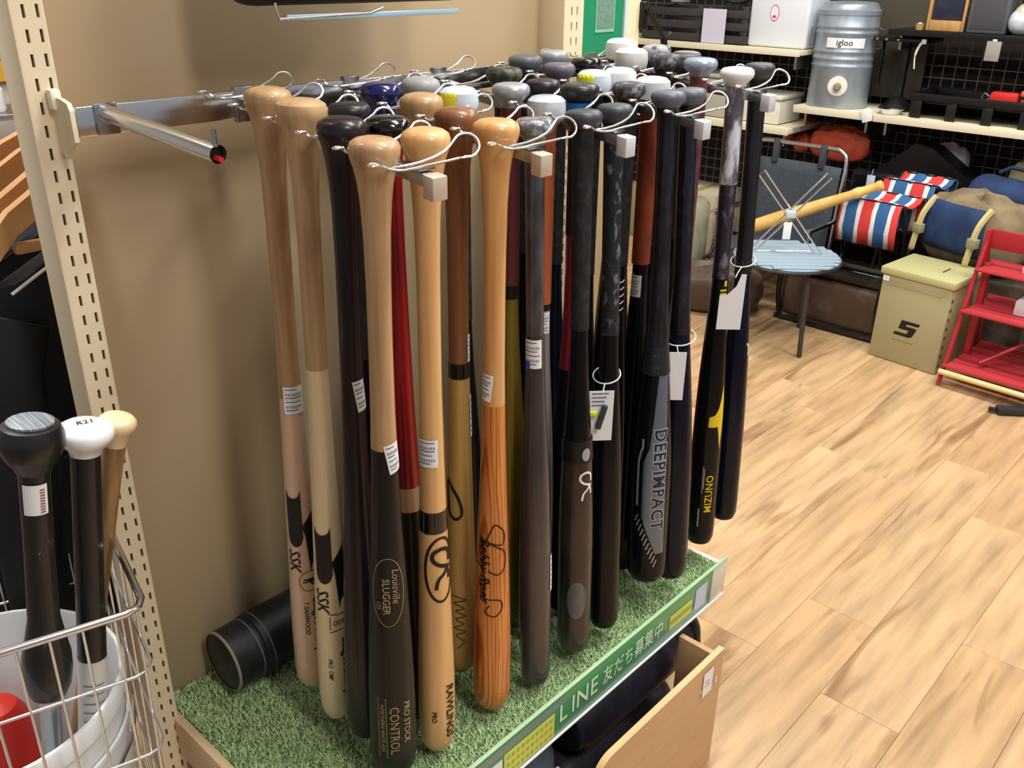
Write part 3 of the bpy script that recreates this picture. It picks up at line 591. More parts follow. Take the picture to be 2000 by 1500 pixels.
bat('R4R1', 'metal', 'silver-grey knobbed bat closest to the crossbar on the fourth arm, poster side', [(0.028, mat('knob_pewter', (150, 156, 160), 0.4, 0.2), 'knob'), (0.3, TAPE, 'grip', 0.001), (None, MBLK, 'barrel')], group=GRP)
bat('R4R2', 'metal', 'bat with shiny black knob, second from the crossbar on the fourth arm', [(0.024, BLACKG, 'knob'), (0.3, TAPEG, 'grip', 0.001), (None, MBLK, 'barrel')], group=GRP)
bat('R4R3', 'tall', 'bat with plain white knob cap beside the half-yellow knob cap', [(0.034, KWHT, 'knob'), (0.3, TAPE, 'grip', 0.001), (None, MNAV, 'barrel')], group=GRP)
b = bat('R4R4', 'tall', 'black bat with smooth rust-red grip and white knob', [(0.030, mat('knob_offwhite', (206, 208, 210), 0.35), 'knob'), (0.273, RUST, 'grip', 0.0022), (None, MBLK, 'barrel')], group=GRP, kn=1.05)
b.sticker(0.29, 0.325, -0.006, 0.018, 16)
b = bat('R4R5', 'metal', 'navy metal bat with black grip and string-tied white price tag', [(0.022, KGRY, 'knob'), (0.36, TAPEG, 'grip', 0.0012), (None, MNAV, 'barrel')], group=GRP, br=0.88)

# ---- fifth arm
bat('R5R1', 'tall', 'rearmost bat with tall white knob cap in front of the green poster', [(0.034, KWHT, 'knob'), (0.3, TAPE, 'grip', 0.001), (None, MBLK, 'barrel')], group=GRP, kn=1.05)
bat('R5L2', 'tall', 'bat with tall cloudy white knob cap touching the fifth arm', [(0.034, mat('knob_cloudy', (222, 222, 220), 0.4, col2=(190, 192, 196), scale=(40, 40, 40)), 'knob'), (0.3, RUST, 'grip', 0.001), (None, MBLK, 'barrel')], group=GRP, kn=1.08)
bat('R5L3', 'metal', 'bat with rough speckled black knob on the fifth arm, poster-remote side', [(0.022, FUZZ, 'knob'), (0.3, TAPE, 'grip', 0.001), (None, MBLK, 'barrel')], group=GRP)
b = bat('R5L4', 'metal', 'red and pale blue metal bat with maroon grip and silver-blue knob', [(0.026, mat('knob_bluish', (150, 164, 186), 0.3, 0.3), 'knob'), (0.343, mat('grip_plum', (110, 54, 66), 0.3, col2=(150, 90, 104), scale=(60, 60, 40), coat=0.7), 'grip', 0.0012), (0.455, mat('metal_ice', (190, 214, 226), 0.3, 0.3), 'throat'), (None, mat('metal_red', (190, 60, 48), 0.3, 0.2, coat=0.5), 'barrel')], group=GRP, br=0.74, kn=1.08)
b = bat('R5L5', 'metal', 'black metal bat with yellow winged logo and plastic-wrapped grip', [(0.026, KWHT, 'knob'), (0.17, mat('grip_clear_wrap', (92, 86, 100), 0.2, col2=(214, 218, 228), scale=(60, 60, 22), coat=0.9, bump=0.4, ramp=(0.48, 0.62)), 'grip_wrap', 0.0016), (0.32, mat('grip_dark_wrap', (38, 34, 44), 0.2, col2=(110, 108, 126), scale=(70, 70, 30), coat=0.9, bump=0.3, ramp=(0.55, 0.7)), 'grip', 0.0012), (None, MBLK, 'barrel')], group=GRP, br=0.78, kn=1.06)
T = rect_tris(-0.012, -0.003, 0.004, 0.0085)
for i in range(4): T += rect_tris(0.002+0.006*i, 0.005+0.006*i, -0.002, 0.0085)
b.wrap('yellow_print', T, 0.335, 0.004, YEL_INK)
b.wrap('winged_logo', poly_tris([(-0.062, 0.016), (-0.035, 0.012), (-0.018, 0.008), (-0.008, 0.002), (-0.004, -0.007), (0.014, -0.008), (0.015, 0.002), (0.014, 0.008), (0.026, 0.011), (0.06, 0.016), (0.014, 0.020), (-0.03, 0.020)]), 0.565, 0.009, YEL_INK)
b.wrap('lettering', [[(-a, -c_) for a, c_ in t_] for t_ in text_tris('MIZUNO', 0.0185, 0, 0.012, 1.05)], 0.711, 0.012, YEL_INK, 0.0008)
b.wrap('fine_print', rect_tris(-0.034, 0.020, -0.0006, 0.0006)+rect_tris(-0.030, 0.010, 0.0016, 0.0026), 0.69, -0.001, SILV_INK); b.wrap('fine_print', rect_tris(-0.016, 0.022, -0.0012, 0.0012), 0.757, -0.004, SILV_INK)
bat('R5R2', 'metal', 'bat with mottled pale grey knob, second along the fifth arm', [(0.024, mat('knob_mottled', (170, 172, 178), 0.5, col2=(70, 72, 80), scale=(80, 80, 80), ramp=(0.45, 0.6)), 'knob'), (0.3, TAPE, 'grip', 0.001), (None, MBLK, 'barrel')], group=GRP)
bat('R5R3', 'metal', 'bat with ribbed charcoal knob, third along the fifth arm', [(0.024, mat('knob_ribbed', (120, 122, 128), 0.5, col2=(60, 62, 68), scale=(20, 20, 300), ramp=(0.45, 0.55)), 'knob'), (0.3, TAPE, 'grip', 0.001), (None, MBLK, 'barrel')], group=GRP)
b = bat('R5R5', 'metal', 'dark navy metal bat hanging outermost with large blank white tag', [(0.024, KDK, 'knob'), (0.33, mat('grip_smooth_black', (20, 21, 26), 0.35, coat=0.3), 'grip', 0.0015), (None, MNAV, 'barrel')], group=GRP, br=0.74)
b.wrap('white_print', stroke_tris([(-0.010, 0.0), (0.0, 0.006), (0.012, 0.004)], 0.003, False, 3), 0.46, 0.02, WHITE_INK)

# ---- paper tags tied to bats
def paper_tag(label, c, w_, h_, ring_c, ring_r, rz, notch=False, clip=False):
    t = thing('price_tag', label, 'tag', c, rz)
    poly = [(-w_/2, -h_/2), (w_/2, -h_/2), (w_/2, h_/2), (-w_/2, h_/2)]
    if notch: poly = [(-w_/2, -h_/2), (w_/2, -h_/2), (w_/2, h_/2), (w_/2-0.008, h_/2), (w_/2-0.014, h_/2-0.02), (-w_/2+0.012, h_/2-0.034), (-w_/2, h_/2-0.036)]
    M = face_M((0, 0, 0), (1, 0, 0), (0, 0, 1)); MB().prism(poly, -0.0004, 0.0004, M).build('paper', WHITE, t, smooth=False)
    rl = Vector(ring_c)-Vector(c); rl = Matrix.Rotation(-rz, 3, 'Z') @ rl
    pts = [rl+Vector((ring_r*math.cos(a), ring_r*math.sin(a), 0.006*math.sin(a+0.6))) for a in [2*math.pi*i/20 for i in range(20)]]
    MB().tube(pts, 0.0011, 6, closed=True).build('string_ring', mat('white_string', (216, 216, 214), 0.5), t)
    tie = min(pts, key=lambda p: (p-Vector((0, 0, h_/2))).length)
    MB().tube([tie, (tie+Vector((0, 0, h_/2-0.003)))*0.5+Vector((0, -0.002, 0)), Vector((0.002, -0.0008, h_/2-0.005))], 0.0009, 6).build('string', MATS['white_string'], t)
    if clip:
        MB().bbox(-0.004, 0.004, -0.009, -0.002, -0.018, 0.020, 0.002, Matrix.Rotation(0.25, 4, 'Y')).build('hinged_clip', mat('clip_dark', (44, 58, 56), 0.4), t)
        MB().bbox(-0.018, -0.006, -0.007, -0.002, 0.002, 0.010, 0.002).build('yellow_tip', YSTK, t)
        T = []
        for i in range(4): T += rect_tris(-0.014, 0.010-0.003*i, 0.034-0.006*i, 0.036-0.006*i)
        flat_decal('print', T, face_M((0, -0.0007, 0), (1, 0, 0), (0, 0, 1)), PRINT, t)
    return t
VR = math.radians(42.38-90)
paper_tag('white price tag with dark hinged clip ringed to the speckled-tape bat', (0.9305, 0.6793, 0.768), 0.035, 0.078, (0.965, 0.698, 0.815), 0.0195, VR+0.1, clip=True)
paper_tag('pale blank price tag tied to the navy bat beside the block-lettered bat', (1.1075, 0.6712, 0.774), 0.027, 0.080, (1.139, 0.690, 0.825), 0.024, VR)
paper_tag('large blank white tag cut hollow at one corner, on the outermost navy bat', (1.250, 0.6695, 0.858), 0.039, 0.093, (1.325, 0.697, 0.905), 0.020, VR, notch=True)

# ================================================================== things around the bay
# ---- black bat tube lying on the turf
t = thing('bat_tube', 'black leather cylinder case lying on the turf behind the bats', 'case', (0.490, 1.022, 0.347))
MR = Matrix.Translation((0, 0, 0.0505)) @ Matrix.Scale(0.89, 4) @ Matrix.Rotation(math.pi/2, 4, 'Y')
LEA = mat('black_leather', (20, 24, 28), 0.42, col2=(30, 34, 38), scale=(60, 60, 60), bump=0.15)
MB().lathe([(0.055, 0.054), (0.057, 0.056), (0.30, 0.056), (0.302, 0.054)], 36, MR).build('body', LEA, t)
MB().lathe([(0.0, 0.051), (0.002, 0.0535), (0.054, 0.0535), (0.055, 0.0555)], 36, MR).build('lid', LEA, t)
MB().lathe([(-0.0008, 0.0505), (-0.0008, 0.0525), (0.0012, 0.0545), (0.0028, 0.0545)], 36, MR, cap=False).build('rim', mat('leather_edge', (150, 140, 120), 0.6), t)
for z in (0.046, 0.066):
    MB().lathe([(z, 0.0562 if z > 0.055 else 0.0537), (z+0.0012, 0.0566 if z > 0.055 else 0.0541), (z+0.0024, 0.0562 if z > 0.055 else 0.0537)], 36, MR, cap=False).build('stitching', mat('thread_grey', (96, 100, 100), 0.7), t)

# ---- hanging product whose lower edge shows above the crossbar
t = thing('hanging_pouch', 'black pouch hanging above the crossbar with a clear ticket rail', 'pouch', (0.755, 0.95, 1.300))
mb = MB(); mb.bbox(-0.17, 0.165, -0.03, 0.03, 0.0, 0.22, 0.02, seg=3); mb.build('pouch', mat('pouch_black', (18, 19, 22), 0.55), t)
MB().bbox(-0.135, 0.125, -0.046, -0.043, -0.014, -0.008, 0.001).build('ticket_rail', mat('ticket_clear', (170, 200, 220), 0.15, 0.2), t)
MB().tube([(-0.145, -0.04, 0.004), (-0.145, -0.045, -0.012), (-0.02, -0.045, -0.0095), (0.0, -0.045, -0.004)], 0.0018, 8).build('wire', CHROME, t)

# ---- green poster and trim column beyond the bats
t = thing('poster', 'green poster with a pale grey panel behind the last hanger arm', 'poster', (1.365, 1.045, 0.9))
MB().bbox(-0.062, 0.063, 0.0, 0.004, 0.2, 0.75, 0.001).build('board', mat('poster_green', (34, 140, 98), 0.45), t, smooth=False)
MB().bbox(-0.0175+0.0, 0.0365, -0.0012, 0.0, 0.335, 0.60, 0.0004).build('pale_panel', mat('poster_mint', (138, 196, 166), 0.5), t, smooth=False)
MB().bbox(-0.0145, 0.0335, -0.0020, -0.0012, 0.342, 0.60, 0.0003).build('grey_panel', mat('poster_grey', (124, 158, 142), 0.5, col2=(96, 136, 118), scale=(300, 300, 300)), t, smooth=False)
MB().bbox(0.063, 0.072, -0.004, 0.008, 0.2, 0.75, 0.001).build('edge', mat('poster_edge', (206, 222, 226), 0.4), t, smooth=False)
MB().bbox(-0.052, -0.046, 0.004, 0.07, 0.21, 0.30, 0.001).build('bracket', STEEL, t); MB().bbox(0.046, 0.052, 0.004, 0.07, 0.21, 0.30, 0.001).build('bracket', STEEL, t)
t = MB().bbox(1.512, 1.560, 1.10, 1.114, 0.0, 2.4, 0.003).build('trim_1', mat('trim_cream', (238, 226, 186), 0.5)); tag(t, kind='structure')

# ---- wooden bin in front of / under the shelf
CR = wood('bin_beech', (206, 168, 128), (188, 150, 112), 0.5, 0.05, (3, 30, 30))
EDGE = wood('bin_edge', (232, 196, 146), (222, 184, 134), 0.5, 0.05, (3, 30, 30))
t = thing('wooden_bin', 'open wooden bin on the floor under the shelf front', 'bin', (0.995, 0.562, 0.0))
def board_profile(x0, x1, z1, r): return [(x0, 0.0), (x1, 0.0), (x1, z1)]+[(x0+r-r*math.sin(math.radians(9*i)), z1-r+r*math.cos(math.radians(9*i))) for i in range(11)]
pf = board_profile(-0.18, 0.180, 0.265, 0.04)
MB().prism(pf, -0.001, 0.010, face_M((0, 0.010, 0), (1, 0, 0), (0, 0, 1))).build('front_board', CR, t)
mb = MB(); pts = pf[2:]
for (xa, za), (xb, zb) in zip(pts, pts[1:]):
    d_ = Vector((xb-xa, 0, zb-za)); n_ = Vector((d_.z, 0, -d_.x)).normalized()*-0.0007
    if n_.z < 0: n_ = -n_
    mb.add([(xa+n_.x, 0, za+n_.z), (xb+n_.x, 0, zb+n_.z), (xb+n_.x, 0.011, zb+n_.z), (xa+n_.x, 0.011, za+n_.z)], [(0, 1, 2, 3)])
mb.build('edge_band', EDGE, t)
MB().bbox(0.168, 0.180, 0.0125, 0.085, 0.0, 0.25, 0.0015).build('side_board', CR, t)
MB().bbox(-0.18, -0.168, 0.0125, 0.085, 0.0, 0.20, 0.0015).build('side_board', CR, t)
MB().bbox(-0.167, 0.167, 0.012, 0.085, 0.012, 0.020, 0.001).build('bottom_board', CR, t)
MB().bbox(-0.167, 0.167, 0.077, 0.085, 0.021, 0.09, 0.001).build('back_board', CR, t)
FT = face_M((0, -0.0016, 0), (1, 0, 0), (0, 0, 1))
flat_decal('price_card', rect_tris(0.115, 0.146, 0.196, 0.250), FT, WHITE, t)
flat_decal('sticker_scrap', rect_tris(0.156, 0.162, 0.203, 0.218), FT, WHITE, t); flat_decal('sticker_scrap', rect_tris(0.107, 0.111, 0.212, 0.219), FT, WHITE, t)
flat_decal('price_print', rect_tris(0.122, 0.138, 0.216, 0.219)+rect_tris(0.122, 0.136, 0.225, 0.228), face_M((0, -0.0019, 0), (1, 0, 0), (0, 0, 1)), mat('red_print', (216, 150, 150), 0.6), t)
# rolled bags in the bin
NYL = mat('black_nylon', (20, 21, 30), 0.5, col2=(34, 36, 50), scale=(25, 25, 25), bump=0.4)
t = thing('rolled_bag', 'long black nylon roll bag lying behind the wooden bin', 'bag', (1.02, 0.712, 0.0))
MX = Matrix.Translation((0.05, 0.0, 0.172)) @ Matrix.Rotation(math.pi/2, 4, 'Y')
MB().lathe([(-0.16, 0.02), (-0.158, 0.045), (-0.14, 0.057), (-0.1, 0.059), (0.10, 0.059), (0.155, 0.058), (0.195, 0.055), (0.212, 0.045), (0.22, 0.02)], 30, MX).build('roll', NYL, t)
for z in (0.125, 0.175): MB().lathe([(z, 0.0575), (z+0.002, 0.0605), (z+0.012, 0.0605), (z+0.014, 0.0570)], 30, MX, cap=False).build('strap', BLACK, t)
MB().bbox(-0.145, 0.20, -0.055, 0.17, 0.0, 0.110, 0.05, seg=4).build('lower_fold', NYL, t)
t = thing('slate_cushion', 'slate grey rounded cushion on the floor beside the wooden bin', 'cushion', (0.800, 0.712, 0.0))
mb = MB(); mb.lathe([(0.0, 0.045), (0.006, 0.058), (0.05, 0.064), (0.14, 0.065), (0.20, 0.061), (0.23, 0.050), (0.246, 0.032), (0.252, 0.010)], 36); mb.build('cover', mat('slate_fabric', (72, 88, 98), 0.7, col2=(62, 76, 86), scale=(40, 40, 40)), t)
MB().tube([(0.0650*math.cos(a), 0.0650*math.sin(a), 0.14) for a in [2*math.pi*i/36 for i in range(36)]], 0.0025, 6, closed=True).build('piping', mat('slate_piping', (50, 60, 68), 0.7), t)

# ---- wire basket, bucket and the bats inside
t = thing('wire_basket', 'tall chrome wire basket holding a white bucket', 'basket', (0.307, 0.795, 0.0))
ux = Vector((-0.960, 0.280, 0)); uy = Vector((0.236, 0.972, 0)); H = 0.73; WB, DB = 0.40, 0.39; tp = 0.10
def bp(a, b_, z):
    k = tp*(1-z/H); return ux*(k*WB/2+a*(1-k)) + uy*(k*DB/2+b_*(1-k)) + Vector((0, 0, z))
def ring(z, r, nm, m, bev=0.02):
    c = [(bev, 0), (WB-bev, 0), (WB-bev*0.3, bev*0.3), (WB, bev), (WB, DB-bev), (WB-bev*0.3, DB-bev*0.3), (WB-bev, DB), (bev, DB), (bev*0.3, DB-bev*0.3), (0, DB-bev), (0, bev), (bev*0.3, bev*0.3)]
    MB().tube([bp(a, b_, z) for a, b_ in c], r, 10, closed=True).build(nm, m, t)
ring(H, 0.0042, 'top_rim', CHROME)
for z in (H-0.085, H-0.20, H-0.32, H-0.44, H-0.56, 0.012): ring(z, 0.0018, 'ring_wire', WIRE)
for i in range(1, 13):
    a = WB*i/13
    for b_ in (0.0, DB): MB().tube([bp(a, b_, z) for z in (0.012, H/2, H)], 0.0015, 6).build('upright_wire', WIRE, t)
for i in range(1, 6):
    b_ = DB*i/6
    for a in (0.0, WB): MB().tube([bp(a, b_, z) for z in (0.012, H/2, H)], 0.0015, 6).build('upright_wire', WIRE, t)
for i in range(1, 10):
    a = WB*i/10; MB().tube([bp(a, 0.0, 0.012), bp(a, DB, 0.012)], 0.0015, 6).build('bottom_wire', WIRE, t)
BC = Vector((0.190, 1.025))
t = thing('bucket', 'white plastic bucket standing in the wire basket', 'bucket', (BC.x, BC.y, 0.016))
BW = mat('bucket_white', (226, 230, 234), 0.4)
HB = 0.53
MB().lathe([(0.0, 0.118), (0.004, 0.123), (HB-0.03, 0.150), (HB-0.028, 0.156), (HB-0.004, 0.158), (HB, 0.1555), (HB, 0.1515), (HB-0.006, 0.149), (0.012, 0.1185), (0.010, 0.1)], 44).build('shell', BW, t)
MB().tube([(0.155*math.cos(a), 0.155*math.sin(a), HB-0.05-0.05*math.sin(a-3.6)) for a in [3.6+math.pi*i/16 for i in range(17)]], 0.0022, 6).build('handle', STEEL, t)
MB().lathe([(HB-0.075, 0.1495), (HB-0.074, 0.1525), (HB-0.068, 0.1528), (HB-0.067, 0.1495)], 44, cap=False).build('rib', BW, t)
# training bats and wooden bat in the bucket
def stick(name, label, top, bot, zones, cat='bat'):
    top, bot = Vector(top), Vector(bot); q = Vector((0, 0, 1)).rotation_difference((top-bot).normalized()); L_ = (top-bot).length
    o = thing(name, label, cat, bot, group='bats standing in the bucket'); o.rotation_mode = 'QUATERNION'; o.rotation_quaternion = q
    for nm, pr, m in zones: MB().lathe([(L_-s, r) for s, r in pr][::-1], 30).build(nm, m, o)
    return o, L_
TB = mat('trainer_black', (26, 25, 25), 0.38, coat=0.2)
o, L_ = stick('training_bat', 'black training bat with a ball bulge and ridged grey knob top', (0.274, 0.907, 0.922), (0.160, 0.935, 0.045), [
    ('knob', [(0.002, 0.022), (0.004, 0.0275), (0.014, 0.0315), (0.026, 0.0315), (0.038, 0.027), (0.050, 0.019), (0.056, 0.0165)], TB),
    ('grip', [(0.05, 0.0155), (0.07, 0.0150), (0.16, 0.0150), (0.235, 0.0165), (0.262, 0.021), (0.285, 0.0255), (0.305, 0.0262), (0.325, 0.024), (0.338, 0.019), (0.342, 0.012)], TB),
    ('shaft', [(0.34, 0.0115), (0.88, 0.0115)], STEEL)])
MB().lathe([(L_-0.0018, 0.0225), (L_+0.0005, 0.0225), (L_+0.0012, 0.0215)], 30).build('ridged_top', mat('ridged_grey', (150, 160, 168), 0.5, col2=(104, 112, 120), scale=(700, 10, 10), ramp=(0.45, 0.55)), o)
mb = MB()
for i in range(8):
    a0_ = math.radians(-155+11*i); a1_ = math.radians(-155+11*(i+1)); r_ = 0.0163
    mb.add([(r_*math.cos(a0_), r_*math.sin(a0_), L_-0.065), (r_*math.cos(a1_), r_*math.sin(a1_), L_-0.065), (r_*0.985*math.cos(a1_), r_*0.985*math.sin(a1_), L_-0.100), (r_*0.985*math.cos(a0_), r_*0.985*math.sin(a0_), L_-0.100)], [(0, 3, 2, 1)])
stk = mb.build('price_sticker', WHITE, o)
mb = MB()
for j in range(9):
    a0_ = math.radians(-95); a1_ = math.radians(-78); r_ = 0.0166; z_ = L_-0.070-0.0032*j
    mb.add([(r_*math.cos(a0_), r_*math.sin(a0_), z_), (r_*math.cos(a1_), r_*math.sin(a1_), z_), (r_*math.cos(a1_), r_*math.sin(a1_), z_-0.0018), (r_*math.cos(a0_), r_*math.sin(a0_), z_-0.0018)], [(0, 3, 2, 1)])
mb.build('print', mat('red_bar_print', (150, 90, 80), 0.6), stk)
o, L_ = stick('training_bat', 'bat with white mushroom knob and black grip in the bucket', (0.330, 0.920, 0.895), (0.213, 0.957, 0.045), [
    ('knob', [(0.0, 0.012), (0.0015, 0.021), (0.006, 0.028), (0.012, 0.030), (0.018, 0.0285), (0.024, 0.024), (0.030, 0.018), (0.036, 0.0165)], mat('knob_enamel', (238, 240, 242), 0.25, coat=0.4)),
    ('grip', [(0.036, 0.0155), (0.30, 0.0160), (0.303, 0.0165)], TB),
    ('barrel', [(0.303, 0.0162), (0.40, 0.018), (0.55, 0.022), (0.86, 0.024)], mat('barrel_white', (222, 220, 216), 0.35, col2=(206, 202, 196), scale=(20, 20, 8)))])
T = text_tris('R21', 0.012, 0.2, 0.01)
mb = MB()
for tri in T: mb.add([Vector((a*1.0+0.000, b_, L_+0.0008)) for a, b_ in tri], [(0, 1, 2)])
mb.build('lettering', INK, o, smooth=False)
mb = MB()
for j in range(7):
    for i in range(5):
        a0_ = math.radians(-150+16*i); a1_ = math.radians(-150+16*(i+1)); s_ = 0.335+0.013*j; r_ = 0.0178+0.0016*j/7
        mb.add([(r_*math.cos(a0_), r_*math.sin(a0_), L_-s_), (r_*math.cos(a1_), r_*math.sin(a1_), L_-s_), (r_*math.cos(a1_), r_*math.sin(a1_), L_-s_-0.0014), (r_*math.cos(a0_), r_*math.sin(a0_), L_-s_-0.0014)], [(0, 3, 2, 1)])
mb.build('scale_marks', PRINT, o)
WW = wood('wood_grubby', (176, 138, 92), (124, 92, 60), 0.5, 0.05, (60, 60, 8))
stick('wooden_bat', 'grubby wooden bat with pale knob standing in the bucket', (0.371, 0.932, 0.884), (0.188, 1.034, 0.070), [
    ('knob', [(0.0, 0.011), (0.0012, 0.0165), (0.005, 0.0202), (0.011, 0.0210), (0.017, 0.0185), (0.024, 0.0152), (0.036, 0.0126), (0.040, 0.0122)], W_CREAM),
    ('shaft', [(0.034, 0.0127), (0.05, 0.0120), (0.08, 0.0113), (0.30, 0.0118), (0.50, 0.0145), (0.65, 0.020), (0.82, 0.023), (0.85, 0.019)], WW)])
t = thing('red_roller', 'bright red foam roller standing in the bucket', 'roller', (0.212, 1.098, 0.030))
MB().lathe([(0.0, 0.030), (0.004, 0.036), (0.38, 0.036), (0.41, 0.033), (0.428, 0.024), (0.434, 0.010)], 28).build('foam', mat('foam_red', (206, 40, 28), 0.45), t)
MB().lathe([(0.30, 0.0362), (0.302, 0.0368), (0.305, 0.0362)], 28, cap=False).build('seam', mat('foam_seam', (160, 26, 20), 0.5), t)

# ---- hangers with dark clothes beyond the post
t = thing('hanging_rail', 'chrome clothes rail behind the beige panel', 'rail', (0.56, 1.16, 0.0))
MB().tube([(0, 0, 1.21), (0, 0.9, 1.21)], 0.012, 12).build('rail', CHROME, t)
for y in (0.02, 0.88): MB().tube([(0, y, 0.0), (0, y, 1.20)], 0.012, 12).build('upright', CHROME, t); MB().tube([(-0.12, y, 0.012), (0.12, y, 0.012)], 0.012, 10).build('foot', CHROME, t)
HW = wood('hanger_wood', (222, 172, 118), (204, 150, 96), 0.35, 0.3, (6, 30, 30))
for i, (y, z, lab, tl) in enumerate([(1.20, 1.162, 'front wooden hanger carrying a black jacket beyond the slotted post', 0.0), (1.25, 1.166, 'second wooden clothes hanger beyond the slotted post', 0.05), (1.31, 1.170, 'third wooden clothes hanger beyond the slotted post', -0.05), (1.38, 1.172, 'fourth wooden clothes hanger beyond the slotted post', 0.04)]):
    t = thing('clothes_hanger', lab, 'hanger', (0.56, y, z-0.13), tl, group='wooden hangers on the rail')
    pts = [(-0.21, -0.010), (-0.17, 0.030), (-0.10, 0.072), (-0.03, 0.100), (0, 0.106), (0.03, 0.100), (0.10, 0.072), (0.17, 0.030), (0.21, -0.010)]
    pts = [(a, b_*1.0) for a, b_ in pts]; low = [(a*0.97, b_-0.030) for a, b_ in pts][::-1]
    MB().prism(pts+low, -0.008, 0.008, face_M((0, 0, 0), (1, 0, 0), (0, 0, 1))).build('shoulder_bar', HW, t)
    MB().tube([(0, 0, 0.10), (0, 0, 0.14), (0.012, 0, 0.158), (0.016, 0, 0.172), (0.006, 0, 0.190), (-0.010, 0, 0.190), (-0.016, 0, 0.176)], 0.002, 6).build('hook', STEEL, t)
    if i in (0, 2): MB().bbox(-0.17, 0.17, -0.006, 0.006, -0.025, -0.010, 0.004).build('trouser_bar', HW, t)
def jacket(label, y, z, m, m2, x=0.56):
    t = thing('jacket', label, 'jacket', (x, y, z-0.60))
    mb = MB(); n = 12; rows = []
    for iz in range(13):
        f = iz/12; zz = 0.60*(1-f)
        wd = 0.19+0.05*min(1, f*2.2); dep = 0.030+0.030*min(1, f*3)
        row = []
        for k in range(n*2):
            a = 2*math.pi*k/(n*2); rp = 1+0.05*math.sin(5*a+3*f)
            drop = -0.085*abs(math.cos(a)) if iz == 0 else (-0.06*abs(math.cos(a))*(1-f) if f < 0.5 else 0)
            row.append((wd*math.cos(a)*rp, dep*math.sin(a)*rp, zz+drop))
        rows.append(row)
    vs_ = [p for r_ in rows for p in r_]; N2 = n*2
    fs_ = [(i*N2+k, (i+1)*N2+k, (i+1)*N2+(k+1) % N2, i*N2+(k+1) % N2) for i in range(12) for k in range(N2)]+[tuple(range(N2))]
    mb.add(vs_, fs_); mb.build('body', m, t)
    for sx in (-1, 1):
        MB().tube(rounded([(sx*0.18, 0, 0.47), (sx*0.215, -0.01, 0.38), (sx*0.235, -0.02, 0.20), (sx*0.24, -0.02, 0.02)], False, 4), [0.045]*4+[0.048]*5+[0.04]*4, 14).build('sleeve', m, t)
    MB().tube(rounded([(-0.19, -0.034, 0.515), (-0.12, -0.046, 0.555), (-0.05, -0.045, 0.575), (0.05, -0.045, 0.575)], False, 4), 0.0022, 6).build('piping', m2, t)
JB = mat('jacket_black', (14, 15, 18), 0.75, col2=(20, 21, 25), scale=(15, 15, 15)); JN = mat('jacket_navy', (26, 30, 40), 0.8)
jacket('black jacket with white shoulder piping on the front wooden hanger', 1.215, 1.05, JB, WHITE)
jacket('dark navy jacket hanging behind the black jacket', 1.325, 1.045, JN, JB)
t = thing('white_shirt', 'pale shirt folded over the rear hangers beyond the post', 'shirt', (0.56, 1.43, 0.50))
MB().bbox(-0.20, 0.20, -0.025, 0.025, 0.0, 0.50, 0.02, seg=3).build('body', mat('shirt_white', (212, 212, 224), 0.8, col2=(190, 190, 206), scale=(12, 12, 12)), t)
MB().tube([(-0.10, -0.026, 0.49), (0, -0.032, 0.46), (0.10, -0.026, 0.49)], 0.006, 6).build('collar', MATS['shirt_white'], t)
# pale cartons on the floor behind the basket
for i, (x, y, z, lab) in enumerate([(0.42, 1.74, 0.0, 'lower pale carton behind the wire basket'), (0.44, 1.76, 0.28, 'upper pale carton behind the wire basket')]):
    t = thing('carton', lab, 'carton', (x, y, z), -0.5, group='pale cartons behind the basket')
    MB().bbox(-0.22, 0.22, -0.16, 0.16, 0.0, 0.275, 0.004).build('box', mat('carton_pale', (206, 206, 214), 0.7), t)
    MB().bbox(-0.025, 0.025, -0.1612, 0.1612, 0.002, 0.2762, 0.001).build('tape', mat('carton_tape', (60, 60, 70), 0.4), t)
t = thing('yellow_sign', 'yellow sign on the far grey wall beyond the hangers', 'sign', (1.32, 3.58, 1.18))
MB().bbox(-0.35, 0.12, -0.01, 0.01, -0.24, 0.30, 0.003).build('board', mat('sign_amber', (232, 176, 60), 0.5), t)
MB().bbox(-0.33, 0.10, -0.013, -0.01, -0.16, -0.12, 0.001).build('text_bar', mat('sign_brown', (110, 76, 30), 0.5), t)
cols = [(214, 70, 110), (40, 70, 190), (235, 235, 240), (30, 30, 34), (150, 190, 225), (200, 50, 40), (60, 140, 80), (220, 170, 60)]
t0 = thing('far_rack', 'grey far rack of small coloured goods beyond the hangers', 'rack', (1.25, 3.35, 0.0))
MB().bbox(-0.35, 0.35, -0.12, 0.12, 0.86, 0.88, 0.003).build('shelf', STEEL, t0)
for sx in (-0.34, 0.34): MB().bbox(sx-0.01, sx+0.01, -0.11, 0.11, 0.0, 0.86, 0.003).build('leg', STEEL, t0)
for i in range(8):
    t = thing('far_bottle', '%s plastic bottle on the far grey rack' % ['pink', 'dark blue', 'white', 'black', 'pale blue', 'red', 'green', 'amber'][i], 'bottle', (0.98+0.07*i, 3.30, 0.881), group='bottles on the far rack')
    MB().lathe([(0, 0.022), (0.01, 0.027), (0.07, 0.027), (0.085, 0.012), (0.10, 0.012)], 12).build('body', mat('bottle_%d' % i, cols[i], 0.4), t)
    MB().lathe([(0.10, 0.014), (0.118, 0.014)], 12).build('cap', WHITE, t)

